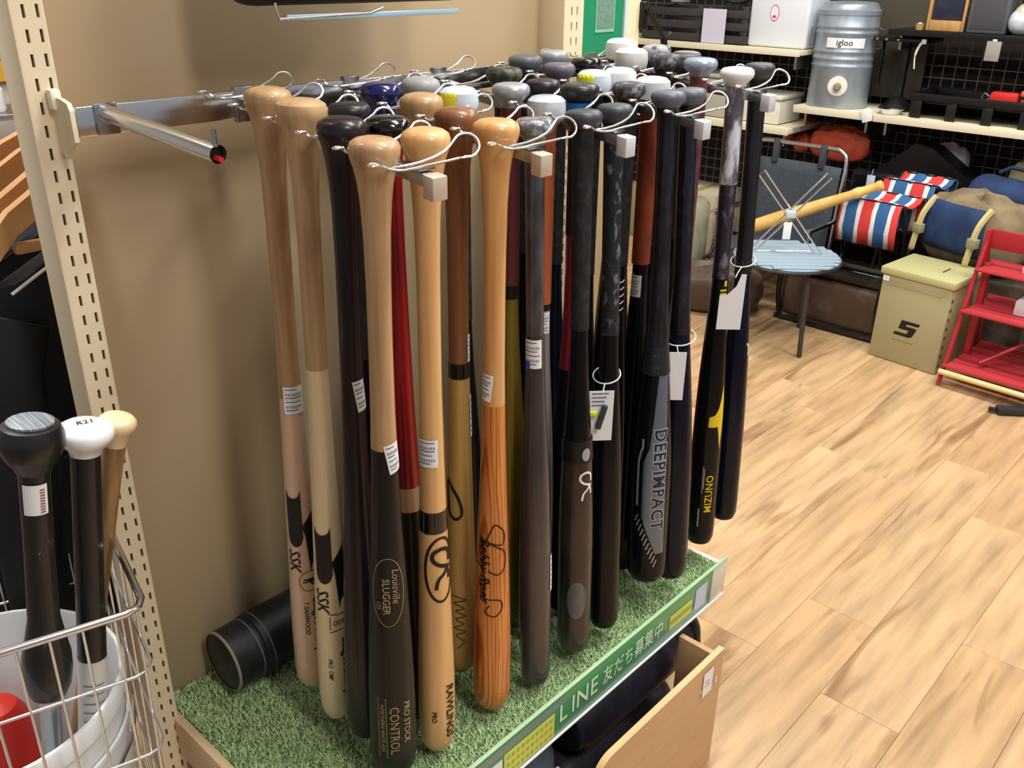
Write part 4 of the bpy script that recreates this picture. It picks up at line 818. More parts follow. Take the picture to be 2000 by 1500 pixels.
# ================================================================== background camping display
SHW = mat('shelf_ivory', (232, 224, 196), 0.45)
GW = mat('grid_grey', (120, 116, 112), 0.5, 0.4)
def grid_panel(label, y0, y1, z0, z1, x, p=0.05):
    t = thing('grid_panel', label, 'grid panel', (x, y0, 0))
    mb = MB(); y = 0
    while y <= y1-y0: mb.box(-0.0018, 0.0018, y-0.0018, y+0.0018, z0, z1); y += p
    mb.build('upright_wires', GW, t, smooth=False)
    mb = MB(); z = z0
    while z <= z1: mb.box(-0.0054, -0.0018, 0, y1-y0, z-0.0018, z+0.0018); z += p
    mb.build('cross_wires', GW, t, smooth=False)
grid_panel('grey wire grid panel behind the camping shelves beside the wall column', 1.98, 3.4, 0.1, 2.0, 4.36)
grid_panel('grey wire grid panel behind the red folding rack and bags', 0.2, 1.95, 0.1, 2.0, 4.36)
MB()
t = thing('olive_board', 'dull olive board behind the black monitor stand on the camping shelf', 'board', (4.33, 1.76, 0.80))
MB().bbox(-0.006, 0.006, -0.24, 0.20, 0.0, 0.75, 0.002).build('board', mat('olive_dark', (74, 68, 54), 0.7), t)
def shelf(label, x0, x1, y0, y1, z, m=SHW, th=0.03):
    t = thing('shelf', label, 'shelf', ((x0+x1)/2, (y0+y1)/2, z-th)); cx, cy = (x1-x0)/2, (y1-y0)/2
    MB().bbox(-cx+0.004, cx, -cy, cy, 0.004, th, 0.002).build('board', m, t)
    MB().bbox(-cx, -cx+0.0035, -cy, cy, 0.0, th+0.003, 0.001).build('front_lip', m, t)
    for s_ in (-1, 1): MB().bbox(-cx+0.05, cx+0.0, s_*(cy-0.04)-0.006, s_*(cy-0.04)+0.006, -0.06, 0.003, 0.002).build('bracket', STEEL, t)
    return t
shelf('ivory shelf carrying the galvanised water jug', 4.0, 4.34, 1.585, 1.95, 0.768)
shelf('long ivory shelf under the black plastic crate', 4.0, 4.34, 0.0, 1.58, 0.768)
shelf('raised ivory shelf carrying the white canister and black crates', 4.0, 4.34, 1.955, 3.2, 0.998, th=0.026)
shelf('low ivory shelf partly hidden behind the dark folding chair', 4.0, 4.34, 1.96, 3.2, 0.66)
shelf('thin black shelf above the black plastic crate', 4.05, 4.34, 0.1, 1.60, 1.104, BLACK, 0.02)
# shelf goods
t = thing('water_jug', 'galvanised steel water jug with white spigot on the ivory shelf', 'water jug', (4.135, 1.812, 0.769))
GAL = mat('galvanised', (176, 188, 200), 0.4, 0.5, col2=(150, 164, 178), scale=(14, 14, 3))
pr = [(0, 0.128), (0.006, 0.131)]
for zc in (0.175, 0.205, 0.235, 0.31, 0.335): pr += [(zc-0.008, 0.128), (zc-0.003, 0.1315), (zc+0.003, 0.1315), (zc+0.008, 0.128)]
pr += [(0.375, 0.128), (0.385, 0.126)]
MB().lathe(pr, 40).build('body', GAL, t)
MB().lathe([(0.382, 0.130), (0.40, 0.130), (0.405, 0.122), (0.425, 0.114), (0.432, 0.10), (0.436, 0.02)], 40).build('lid', GAL, t)
jp = math.atan2(-1.825, -4.135)
def jug_pt(a, r_, z): return (r_*math.cos(jp+a), r_*math.sin(jp+a), z)
mb = MB(); n_ = 10
for i in range(n_):
    a0_, a1_ = -0.62+1.24*i/n_, -0.62+1.24*(i+1)/n_
    mb.add([jug_pt(a0_, 0.1325, 0.252), jug_pt(a1_, 0.1325, 0.252), jug_pt(a1_, 0.1325, 0.292), jug_pt(a0_, 0.1325, 0.292)], [(0, 1, 2, 3)])
mb.build('white_label', WHITE, t)
mb = MB()
for tri in subdiv(text_tris('igloo', 0.036, 0, 0.01), 0.012): mb.add([jug_pt(-0.03+a/0.133, 0.1330, 0.273+b_) for a, b_ in tri], [(0, 1, 2)])
mb.build('lettering', INK, t)
Mj = face_M(jug_pt(-0.05, 0.128, 0.095), (-math.sin(jp-0.05), math.cos(jp-0.05), 0), (0, 0, 1))
MB().lathe([(0, 0.042), (0.006, 0.042), (0.010, 0.038)], 24, Mj).build('spigot_plate', mat('spigot_white', (236, 234, 220), 0.4), t)
MB().lathe([(0.010, 0.017), (0.035, 0.015), (0.040, 0.010)], 16, Mj).build('spigot', mat('spigot_grey', (140, 138, 124), 0.5), t)
for s_ in (-1, 1): MB().tube([jug_pt(s_*1.45, 0.130, 0.33), jug_pt(s_*1.45, 0.150, 0.325), jug_pt(s_*1.45, 0.150, 0.25), jug_pt(s_*1.45, 0.130, 0.245)], 0.004, 8).build('side_handle', STEEL, t)
t = thing('water_canister', 'white plastic canister with a red oval sticker', 'canister', (4.15, 2.105, 1.0))
MB().bbox(-0.10, 0.10, -0.145, 0.145, 0.0, 0.30, 0.014, seg=3).build('tank', mat('canister_white', (226, 232, 240), 0.45), t)
MB().tube([(0, -0.10, 0.29), (0, -0.10, 0.36), (0, 0.06, 0.36), (0, 0.06, 0.29)], 0.014, 10).build('handle', MATS['canister_white'], t)
MB().lathe([(0.30, 0.03), (0.34, 0.03), (0.342, 0.026)], 18, Matrix.Translation((0, 0.105, 0))).build('cap', mat('cap_blue', (90, 120, 190), 0.5), t)
Mc = face_M((-0.1008, 0.02, 0.145), (0, -1, 0), (0, 0, 1))
flat_decal('oval_sticker', poly_tris(ellipse(0, 0, 0.022, 0.035, 24)), Mc, mat('sticker_red', (206, 60, 60), 0.5), t)
flat_decal('sticker_centre', poly_tris(ellipse(0, 0, 0.019, 0.031, 24)), Mc, WHITE, t, 0.0006)
flat_decal('sticker_bar', rect_tris(-0.008, 0.008, -0.020, -0.010), Mc, MATS['sticker_red'], t, 0.0012)
def crate(label, c, sx, sy, sz, m, rz=0, slats=3, name='crate'):
    t = thing(name, label, 'crate', c, rz)
    for k in range(slats):
        z0_ = sz*(k/slats)+0.004; z1_ = z0_+sz/slats*0.62
        MB().bbox(-sx, -sx+0.012, -sy, sy, z0_, z1_, 0.002).build('slat', m, t); MB().bbox(sx-0.012, sx, -sy, sy, z0_, z1_, 0.002).build('slat', m, t)
        for s_ in (-1, 1): MB().bbox(-sx+0.013, sx-0.013, s_*sy-(0.012 if s_ > 0 else 0), s_*sy+(0.012 if s_ < 0 else 0), z0_, z1_, 0.002).build('slat', m, t)
    for a in (-1, 1):
        for b_ in (-1, 1): MB().bbox(a*(sx-0.016)-0.012, a*(sx-0.016)+0.012, b_*(sy-0.016)-0.012, b_*(sy-0.016)+0.012, 0.0, sz, 0.002).build('corner_post', m, t)
    MB().bbox(-sx+0.012, sx-0.012, -sy+0.012, sy-0.012, 0.0, 0.010, 0.002).build('base', m, t)
    return t
DKW = mat('crate_charcoal', (58, 54, 54), 0.7)
crate('charcoal slatted crate nearest the cream trim column', (4.17, 2.66, 1.0), 0.14, 0.17, 0.165, DKW)
crate('charcoal slatted crate behind the white hanging card', (4.17, 2.36, 1.0), 0.14, 0.11, 0.165, DKW)
t = thing('info_card', 'blank white card standing on the raised ivory shelf edge', 'card', (4.012, 2.41, 1.002), 0)
MB().bbox(-0.001, 0.001, -0.062, 0.062, 0.0, 0.150, 0.0005).build('card', mat('card_lilac', (214, 212, 232), 0.6), t, smooth=False); MB().bbox(0.001, 0.004, -0.02, 0.02, 0.0, 0.02, 0.001).build('clip', WHITE, t)
t = thing('skillet', 'dark round pan tilted on top of the charcoal crate', 'pan', (4.12, 2.345, 1.167))
MS = Matrix.Translation((0, 0, 0.045)) @ Matrix.Rotation(math.radians(-62), 4, 'Y')
MB().lathe([(0, 0.001), (0, 0.070), (0.008, 0.078), (0.020, 0.082), (0.022, 0.080), (0.008, 0.070), (0.006, 0.001)], 28, MS @ Matrix.Scale(0.6, 4, (1, 0, 0)), cap=False).build('dish', mat('pan_dark', (76, 72, 64), 0.4, 0.6), t)
MB().tube([(0, 0.075, 0.045), (-0.01, 0.16, 0.05)], 0.007, 8).build('handle', BLACK, t)
t = thing('steel_cup', 'bright steel tumbler on the crate nearest the trim column', 'cup', (4.16, 2.70, 1.167))
MB().lathe([(0, 0.045), (0.003, 0.048), (0.11, 0.055), (0.11, 0.052), (0.004, 0.044)], 26).build('cup', mat('cup_steel', (200, 208, 220), 0.25, 0.7), t); MB().tube([(0, -0.05, 0.08), (0, -0.075, 0.08), (0, -0.075, 0.03), (0, -0.05, 0.03)], 0.003, 6).build('handle', STEEL, t)
# black stand, lantern box, frame, plastic wrap on right shelves
t = thing('monitor_stand', 'black single-column stand beside the water jug', 'stand', (4.20, 1.565, 0.769))
MB().lathe([(0, 0.07), (0.012, 0.07), (0.02, 0.062), (0.05, 0.03), (0.055, 0.02)], 28).build('foot', BLACK, t)
MB().bbox(-0.014, 0.014, -0.016, 0.016, 0.05, 0.285, 0.004).build('column', BLACK, t)
MB().bbox(-0.11, 0.08, -0.12, 0.11, 0.286, 0.302, 0.004).build('top_bar', BLACK, t)
MB().bbox(-0.02, 0.0, 0.092, 0.108, 0.10, 0.285, 0.003).build('drop_leg', BLACK, t)
for y in (0.0, 0.05, 0.09): MB().lathe([(0, 0.005), (0.003, 0.005)], 10, face_M((-0.1105, y, 0.294), (0, -1, 0), (0, 0, 1))).build('rivet', CHROME, t)
t = thing('utensil_hook', 'ivory curved hook hanging from the black stand', 'hook', (4.08, 1.46, 0.955)); MB().tube(rounded([(0, 0, 0.105), (0, 0.012, 0.09), (0, 0.022, 0.05), (0, 0.016, 0.0)], False, 4), [0.006]*4+[0.005]*4+[0.003]*5, 8).build('blade', mat('bone', (226, 222, 210), 0.4), t); MB().bbox(-0.004, 0.004, -0.014, 0.006, 0.098, 0.118, 0.003).build('clip', WHITE, t)
t = thing('black_crate', 'low black slotted plastic crate on the long ivory shelf', 'crate', (4.16, 0.86, 0.769))
for k in range(9):
    y = -0.56+0.14*k; MB().bbox(-0.13, -0.12, y-0.02, y+0.02, 0.0, 0.07, 0.002).build('rib', BLACK, t)
MB().bbox(-0.135, -0.12, -0.59, 0.59, 0.071, 0.10, 0.003).build('rim', BLACK, t); MB().bbox(0.12, 0.135, -0.59, 0.59, 0.0, 0.10, 0.003).build('rim', BLACK, t)
MB().bbox(-0.119, 0.119, 0.572, 0.59, 0.0, 0.10, 0.003).build('end_wall', BLACK, t); MB().bbox(-0.119, 0.119, -0.59, -0.572, 0.0, 0.10, 0.003).build('end_wall', BLACK, t)
MB().bbox(-0.119, 0.119, -0.571, 0.571, 0.060, 0.068, 0.002).build('deck', BLACK, t)
t = thing('folding_saw', 'orange and red folding tool lying on the black crate', 'tool', (4.12, 0.93, 0.838))
MB().bbox(-0.02, 0.02, 0.13, 0.235, 0.0, 0.055, 0.01).build('red_grip', mat('tool_red', (206, 40, 40), 0.45), t)
MB().bbox(-0.025, 0.025, -0.24, 0.125, 0.040, 0.062, 0.006, Matrix.Rotation(0.04, 4, 'X')).build('orange_body', mat('tool_orange', (224, 108, 68), 0.5), t)
MB().bbox(-0.02, 0.02, -0.22, 0.12, 0.0, 0.034, 0.004).build('red_body', mat('tool_darkred', (150, 44, 34), 0.5), t); MB().tube([(0, 0.236, 0.03), (0, 0.262, 0.045), (0, 0.27, 0.03), (0, 0.262, 0.012), (0, 0.238, 0.026)], 0.003, 6).build('ring', WIRE, t)
t = thing('wood_frame', 'small tan wooden frame on the black shelf', 'frame', (4.13, 1.40, 1.105))
for a in ((-0.075, -0.063, 0, 0.17), (0.063, 0.075, 0, 0.17)): MB().bbox(-0.012, 0.012, a[0], a[1], a[2], a[3], 0.002).build('stile', wood('frame_pine', (196, 152, 92), (170, 128, 74), 0.5, 0.1, (30, 30, 5)), t)
for z in (0.0, 0.158): MB().bbox(-0.012, 0.012, -0.062, 0.062, z, z+0.04 if z == 0 else z+0.012, 0.002).build('rail', MATS['frame_pine'], t)
MB().bbox(0.002, 0.006, -0.062, 0.062, 0.041, 0.157, 0.001).build('pane', mat('pane_blueblack', (44, 48, 66), 0.15), t)
t = thing('speaker_box', 'dark grey box beside the small wooden frame', 'box', (4.15, 1.235, 1.105)); MB().bbox(-0.05, 0.05, -0.075, 0.075, 0.0, 0.165, 0.006).build('case', mat('box_slate', (82, 82, 86), 0.55), t); MB().bbox(-0.0515, -0.05, -0.06, 0.06, 0.015, 0.15, 0.001).build('front_cloth', mat('box_cloth', (70, 70, 74), 0.8), t)
t = thing('plastic_bundle', 'clear plastic bundle of pale cloth on the black shelf', 'bundle', (4.15, 0.96, 1.105))
mb = MB(); mb.bbox(-0.08, 0.08, -0.19, 0.19, 0.0, 0.12, 0.05, seg=5); mb.build('cloth', mat('cloth_sage', (208, 210, 190), 0.5, col2=(150, 152, 128), scale=(16, 16, 16), bump=0.8), t)
MB().bbox(-0.085, 0.06, 0.06, 0.20, 0.0, 0.10, 0.045, seg=4).build('wrap', mat('wrap_clear', (206, 218, 226), 0.2, col2=(170, 186, 200), scale=(22, 22, 22), bump=0.9), t)
t = thing('brass_cup', 'tiny round brass tin on the black shelf beside the frame', 'tin', (4.12, 1.50, 1.105)); MB().lathe([(0, 0.016), (0.022, 0.017), (0.024, 0.013)], 16).build('tin', mat('brass', (206, 170, 100), 0.4, 0.5), t); MB().lathe([(0.0245, 0.010), (0.028, 0.004)], 12).build('lid_knob', WHITE, t)
t = thing('hanging_price', 'grey price card hanging below the black shelf', 'tag', (4.045, 1.175, 1.03)); MB().bbox(-0.001, 0.001, -0.027, 0.027, -0.02, 0.053, 0.0004).build('card', mat('card_grey', (150, 148, 146), 0.6), t); MB().bbox(-0.002, 0.003, -0.008, 0.008, 0.053, 0.06, 0.001).build('clip', WHITE, t)
t = thing('foil_tray', 'shiny foil dish at the joint of the ivory shelves', 'dish', (4.062, 1.535, 0.769)); MB().lathe([(0, 0.040), (0.02, 0.050), (0.022, 0.053), (0.020, 0.048), (0.004, 0.038)], 24).build('dish', CHROME, t); MB().lathe([(0.0215, 0.053), (0.024, 0.055), (0.0215, 0.051)], 24, cap=False).build('rolled_rim', CHROME, t)
t = thing('price_slip', 'crumpled white price slip over the ivory shelf joint', 'tag', (3.996, 1.60, 0.735)); MB().bbox(-0.002, 0.0, -0.022, 0.022, 0.0, 0.055, 0.0008, Matrix.Rotation(-0.35, 4, 'X')).build('paper', WHITE, t); MB().bbox(0.0, 0.012, -0.012, 0.012, 0.040, 0.046, 0.001).build('clip', WHITE, t)

# ---- under-shelf goods
def sack(name, label, c, sx, sy, sz, m, rz=0, sq=0.8, seed=0, cat='bag'):
    t = thing(name, label, cat, c, rz); rr = random.Random(seed); mb = MB(); nu, nv = 22, 12; vs_ = []
    ph = [rr.uniform(0, 6) for _ in range(4)]
    for j in range(nv+1):
        th = math.pi*j/nv
        for i in range(nu):
            a = 2*math.pi*i/nu
            def sp(x, p): return math.copysign(abs(x)**p, x)
            k = 1+0.06*math.sin(3*a+ph[0])*math.sin(2*th+ph[1])+0.04*math.sin(7*a+ph[2])*math.sin(5*th+ph[3])
            vs_.append((sx*sp(math.cos(a), sq)*sp(math.sin(th), sq)*k, sy*sp(math.sin(a), sq)*sp(math.sin(th), sq)*k, max(sz*(1-sp(math.cos(th), sq))*(k if j > nv*0.4 else 1), 0)))
    fs_ = [(j*nu+i, j*nu+(i+1) % nu, (j+1)*nu+(i+1) % nu, (j+1)*nu+i) for j in range(nv) for i in range(nu)]
    mb.add(vs_, fs_); mb.build('body', m, t)
    return t
ORB = mat('orange_nylon', (222, 96, 66), 0.55, col2=(186, 66, 46), scale=(18, 18, 18), bump=0.5)
t = sack('stuff_sack', 'orange nylon sack hanging below the water jug shelf', (4.22, 1.80, 0.51), 0.06, 0.14, 0.075, ORB, 0, 0.7, 1); MB().tube([(0, 0.05, 0.15), (0, 0.07, 0.185), (0, 0.03, 0.19), (0, 0.05, 0.15)], 0.003, 6).build('cord', BLACK, t)
t = sack('stuff_sack', 'small round orange pouch beside the hanging orange sack', (4.24, 1.995, 0.52), 0.04, 0.045, 0.045, ORB, 0, 0.9, 2); MB().tube([(0, 0, 0.085), (0, 0.01, 0.11)], 0.003, 6).build('cord', BLACK, t)
BLP = mat('black_plastic_wrap', (20, 22, 26), 0.22, col2=(70, 78, 92), scale=(14, 14, 14), bump=0.9, ramp=(0.55, 0.75))
t = thing('black_tarp', 'black peaked tarp bundle leaning on the wire grid', 'tarp', (4.165, 1.40, 0.30))
mb = MB(); poly = [(-0.24, 0.0), (-0.25, 0.16), (-0.12, 0.26), (-0.02, 0.355), (0.06, 0.34), (0.20, 0.25), (0.42, 0.20), (0.45, 0.0)]
mb.prism([(a, b_) for a, b_ in poly], -0.06, 0.06, face_M((0, 0, 0), (0, -1, 0), (0, 0, 1))); mb.build('fold', BLACK, t)
MB().bbox(-0.11, -0.055, -0.20, 0.26, 0.08, 0.22, 0.04, seg=4).build('plastic_wrap', BLP, t)
t = thing('price_slip', 'white price slip hanging on the black tarp bundle', 'tag', (4.045, 1.56, 0.43)); MB().bbox(-0.001, 0.001, -0.018, 0.018, 0.0, 0.075, 0.0004).build('paper', mat('slip_blue', (206, 214, 230), 0.6), t); MB().tube([(0, 0, 0.075), (0.01, 0, 0.10)], 0.001, 5).build('string', WHITE, t)
for i, (y, z, c_, lab) in enumerate([(1.33, 0.46, (196, 190, 204), 'lilac-grey bag behind the wire grid below the long shelf'), (0.98, 0.44, (182, 170, 132), 'khaki bag behind the wire grid above the blue pack'), (0.79, 0.44, (190, 180, 140), 'second khaki bag behind the wire grid near the red rack')]):
    t = sack('soft_bag', lab, (4.28, y, z), 0.05, 0.085, 0.09, mat('soft_%d' % i, c_, 0.8), 0, 0.7, 20+i); MB().bbox(-0.056, -0.050, -0.03, 0.03, 0.08, 0.085, 0.001).build('seam_band', DKW, t)
t = thing('dark_case', 'long black case lying under the khaki bags', 'case', (4.06, 0.80, 0.30)); MB().bbox(-0.045, 0.045, -0.28, 0.24, 0.0, 0.22, 0.02, seg=3).build('case', mat('case_black', (22, 26, 28), 0.5), t); MB().bbox(-0.048, -0.045, -0.24, 0.20, 0.10, 0.125, 0.001).build('grey_band', mat('case_band', (110, 116, 110), 0.5), t)
flat_decal('lettering', text_tris('T', 0.05, 0, 0.01), face_M((-0.0475, 0.20, 0.17), (0, -1, 0), (0, 0, 1)), WHITE, t)
t = thing('lower_rack', 'black steel base rack under the tarp and case', 'rack', (4.17, 1.20, 0.0)); MB().bbox(-0.16, 0.16, -0.9, 0.75, 0.28, 0.299, 0.003).build('deck', BLACK, t)
for a in (-0.14, 0.14):
    for y in (-0.86, 0.70): MB().bbox(a-0.012, a+0.012, y-0.012, y+0.012, 0.0, 0.28, 0.002).build('leg', BLACK, t)
for i, (y, c_, sz, lab) in enumerate([(2.75, (206, 200, 180), 0.16, 'beige lidded tub on the low ivory shelf'), (2.42, (176, 176, 160), 0.20, 'grey-green lidded tub on the low ivory shelf'), (2.15, (226, 222, 210), 0.13, 'white lidded tub on the low ivory shelf beside the chair')]):
    t = thing('storage_tub', lab, 'tub', (4.16, y, 0.662)); MB().bbox(-0.11, 0.11, -0.11, 0.11, 0.0, sz-0.02, 0.012).build('tub', mat('tub_%d' % i, c_, 0.5), t); MB().bbox(-0.116, 0.116, -0.116, 0.116, sz-0.019, sz, 0.006).build('lid', mat('tub_%d' % i, c_, 0.5), t)
for i, (y, c_, sz, lab) in enumerate([(2.75, (150, 140, 110), 0.26, 'olive carton on the floor below the low ivory shelf'), (2.42, (196, 186, 160), 0.30, 'beige carton on the floor below the low ivory shelf'), (2.12, (120, 110, 90), 0.22, 'brown carton on the floor beside the dark folding chair')]):
    t = thing('carton', lab, 'carton', (4.12, y, 0.0)); MB().bbox(-0.13, 0.13, -0.13, 0.13, 0.0, sz, 0.006).build('box', mat('cart_%d' % i, c_, 0.7), t); MB().bbox(-0.131, 0.131, -0.02, 0.02, 0.001, sz+0.001, 0.001).build('tape', mat('cart_tape', (176, 150, 104), 0.4), t)
t = thing('low_drum', 'grey-green canister on the floor between the last bats and the cartons', 'canister', (3.62, 2.22, 0.0)); MB().lathe([(0, 0.10), (0.006, 0.104), (0.34, 0.104), (0.36, 0.09), (0.365, 0.04), (0.39, 0.04)], 26).build('drum', mat('drum_sage', (150, 152, 128), 0.5), t); MB().lathe([(0.391, 0.045), (0.42, 0.045), (0.424, 0.04)], 20).build('cap', mat('drum_cap', (220, 212, 200), 0.5), t)

# ---- folding chair with dark back
t = thing('folding_chair', 'dark grey folding camp chair with chrome tube back frame', 'chair', (3.80, 1.81, 0.0))
CHF = mat('chair_fabric', (66, 74, 82), 0.75, col2=(58, 66, 74), scale=(60, 60, 60))
fr = rounded([(-0.03, 0.225, 0.10), (0.0, 0.222, 0.40), (0.03, 0.218, 0.58), (0.036, 0.19, 0.625), (0.038, 0.13, 0.632), (0.038, -0.13, 0.632), (0.036, -0.19, 0.625), (0.03, -0.218, 0.58), (0.0, -0.222, 0.40), (-0.03, -0.225, 0.10)], False, 4)
MB().tube(fr, 0.009, 10).build('back_frame', CHROME, t)
mb = MB(); rows = []
for i in range(9):
    f = i/8; z = 0.16+0.40*f; xx = -0.028+0.055*f
    for k in range(7):
        g = -1+2*k/6; rows.append((xx+0.018*(1-g*g)-0.002, 0.205*g, z))
mb.add(rows, [(i*7+k, i*7+k+1, (i+1)*7+k+1, (i+1)*7+k) for i in range(8) for k in range(6)])
o = mb.build('backrest', CHF, t); so = o.modifiers.new('thick', 'SOLIDIFY'); so.thickness = 0.006
for y in (-0.11, 0.11): MB().bbox(0.020, 0.048, y-0.013, y+0.013, 0.545, 0.642, 0.002).build('strap', CHF, t)
MB().bbox(-0.28, -0.02, -0.20, 0.20, 0.20, 0.215, 0.006).build('seat', CHF, t)
for y in (-0.215, 0.215): MB().tube(rounded([(-0.30, y, 0.01), (-0.24, y, 0.20), (-0.02, y, 0.20), (0.10, y, 0.01)], False, 3), 0.009, 8).build('leg_frame', BLACK, t)
for y in (-0.225, 0.225): MB().bbox(-0.27, -0.01, y-0.014, y+0.014, 0.335, 0.352, 0.005).build('armrest', CHROME, t); MB().tube([(-0.24, y, 0.21), (-0.24, y, 0.336)], 0.007, 8).build('arm_post', CHROME, t)

# ---- round low table with wire stand
t = thing('round_table', 'low round table with pale blue-grey slatted top and black legs', 'table', (3.17, 1.49, 0.0), -0.83)
TBL = mat('table_bluegrey', (156, 178, 194), 0.45, 0.1)
MB().lathe([(0.333, 0.185), (0.337, 0.197), (0.343, 0.197), (0.345, 0.192)], 48, cap=True).build('top_plate', TBL, t)
MB().tube([(0.200*math.cos(a), 0.200*math.sin(a), 0.336) for a in [2*math.pi*i/48 for i in range(48)]], 0.006, 8, closed=True).build('edge_ring', mat('edge_dark', (40, 44, 52), 0.4), t)
for i in range(-4, 5):
    y = 0.041*i; hw = math.sqrt(max(0.19**2-y*y, 0)); MB().bbox(-hw, hw, y-0.0200, y+0.0200, 0.3455, 0.351, 0.0015).build('slat', TBL, t)
LEG = mat('table_leg', (56, 50, 48), 0.4)
for a in (-1.32, 0.78, 2.87):
    ca_, sa_ = math.cos(a), math.sin(a); MB().tube(rounded([(0.10*ca_, 0.10*sa_, 0.330), (0.150*ca_, 0.150*sa_, 0.318), (0.168*ca_, 0.168*sa_, 0.28), (0.175*ca_, 0.175*sa_, 0.15), (0.185*ca_, 0.185*sa_, 0.004)], False, 4), 0.0095, 8).build('leg', LEG, t)
MB().tube([(0.11*math.cos(a), 0.11*math.sin(a), 0.329) for a in [2*math.pi*i/30 for i in range(30)]], 0.005, 6, closed=True).build('under_ring', LEG, t)
t = thing('wire_stand', 'white folding wire stand crossed like an X on the round table', 'stand', (3.17, 1.50, 0.353), VR); t.scale = (1.15, 1.0, 1.3)
for s_ in (-1, 1):
    tilt = 0.02*s_
    P_ = [(-0.115*s_, tilt, 0.0), (0.095*s_, -tilt, 0.235), (0.112*s_, -tilt, 0.222), (-0.092*s_, tilt, 0.0)]
    MB().tube(P_, 0.0026, 6, closed=False).build('wire_loop', WIRE, t)
MB().bbox(-0.016, 0.016, -0.02, 0.02, 0.105, 0.125, 0.004).build('joint', mat('joint_clear', (190, 210, 214), 0.3), t)
MB().bbox(-0.022, 0.004, -0.028, -0.027, 0.045, 0.095, 0.0003).build('price_tag', WHITE, t)
MB().tube([(-0.092, 0.02, 0.0), (0.092, 0.02, 0.0)], 0.002, 6).build('foot_wire', WIRE, t)

# ---- cot frame and dark bags on the floor
t = thing('folded_cot', 'black folded cot frame with brown fabric beside the round table', 'cot', (3.43, 1.395, 0.0))
BRF = mat('brown_sheen', (74, 58, 48), 0.42, col2=(108, 92, 82), scale=(9, 9, 9), bump=0.8, ramp=(0.45, 0.7))
MB().bbox(-0.030, 0.035, -0.21, 0.21, 0.022, 0.205, 0.028, seg=4).build('fabric', BRF, t)
for z in (0.285, 0.012): MB().tube([(-0.03, -0.22, z), (-0.03, 0.22, z)], 0.010, 8).build('rail', BLACK, t)
for y in (-0.21, 0.20): MB().tube(rounded([(-0.03, y, 0.285), (-0.045, y+0.01, 0.15), (-0.03, y, 0.012)], False, 3), 0.011, 8).build('leg', BLACK, t)
MB().bbox(-0.028, 0.035, -0.21, 0.21, 0.208, 0.278, 0.022, seg=3).build('black_cover', BLP, t)
t = sack('dark_bag', 'crumpled dark brown bag on the floor beneath the round table', (3.32, 1.86, 0.0), 0.13, 0.19, 0.10, BRF, 0.4, 0.6, 9); MB().tube([(0.0, -0.08, 0.19), (0.0, -0.05, 0.225), (0.0, 0.05, 0.225), (0.0, 0.08, 0.19)], 0.008, 8).build('handle', BLACK, t)

# ---- wooden pole
t = thing('wooden_pole', 'pale wooden knobbed pole resting across the folding chair', 'pole', (3.40, 1.775, 0.352))
pa, pb_ = Vector((0, 0, 0.0)), Vector((0.12, -0.47, 0.235)); dd = pb_-pa; pts = [pa+dd*f for f in (0, 0.02, 0.05, 0.2, 0.5, 0.78, 0.80, 0.83, 0.86, 0.95, 0.965, 0.99, 1.0)]
MB().tube(pts, [0.014, 0.026, 0.028, 0.029, 0.024, 0.018, 0.021, 0.022, 0.018, 0.017, 0.021, 0.020, 0.012], 16).build('shaft', wood('pole_pine', (234, 196, 116), (214, 170, 92), 0.45, 0.1, (20, 20, 20)), t)
MB().lathe([(0, 0.027), (0.012, 0.0275), (0.014, 0.024)], 16, Matrix.Translation(pa-dd.normalized()*0.012) @ Vector((0, 0, 1)).rotation_difference(dd.normalized()).to_matrix().to_4x4()).build('pale_end', mat('pole_end', (236, 226, 204), 0.6), t)

# ---- striped stools
def stripe_mat(name, axis_scale, ph=0.0):
    m = mat(name, (200, 60, 60), 0.75); nt = m.node_tree; b_ = nt.nodes['Principled BSDF']; tc = nt.nodes.new('ShaderNodeTexCoord'); sx = nt.nodes.new('ShaderNodeSeparateXYZ'); nt.links.new(tc.outputs['Object'], sx.inputs[0])
    ml = nt.nodes.new('ShaderNodeMath'); ml.operation = 'MULTIPLY_ADD'; ml.inputs[1].default_value = axis_scale; ml.inputs[2].default_value = 10+ph; nt.links.new(sx.outputs['Y'], ml.inputs[0])
    fr_ = nt.nodes.new('ShaderNodeMath'); fr_.operation = 'FRACT'; nt.links.new(ml.outputs[0], fr_.inputs[0])
    rp = nt.nodes.new('ShaderNodeValToRGB'); rp.color_ramp.interpolation = 'CONSTANT'; els = rp.color_ramp.elements
    for p_, c_ in ((0.0, (216, 62, 62)), (0.36, (236, 232, 232)), (0.5, (48, 98, 150)), (0.86, (236, 232, 232))):
        e = els[0] if p_ == 0 else (els[1] if p_ == 0.36 else els.new(p_)); e.position = p_; e.color = lin(c_)
    nt.links.new(fr_.outputs[0], rp.inputs['Fac']); nt.links.new(rp.outputs['Color'], b_.inputs['Base Color']); return m
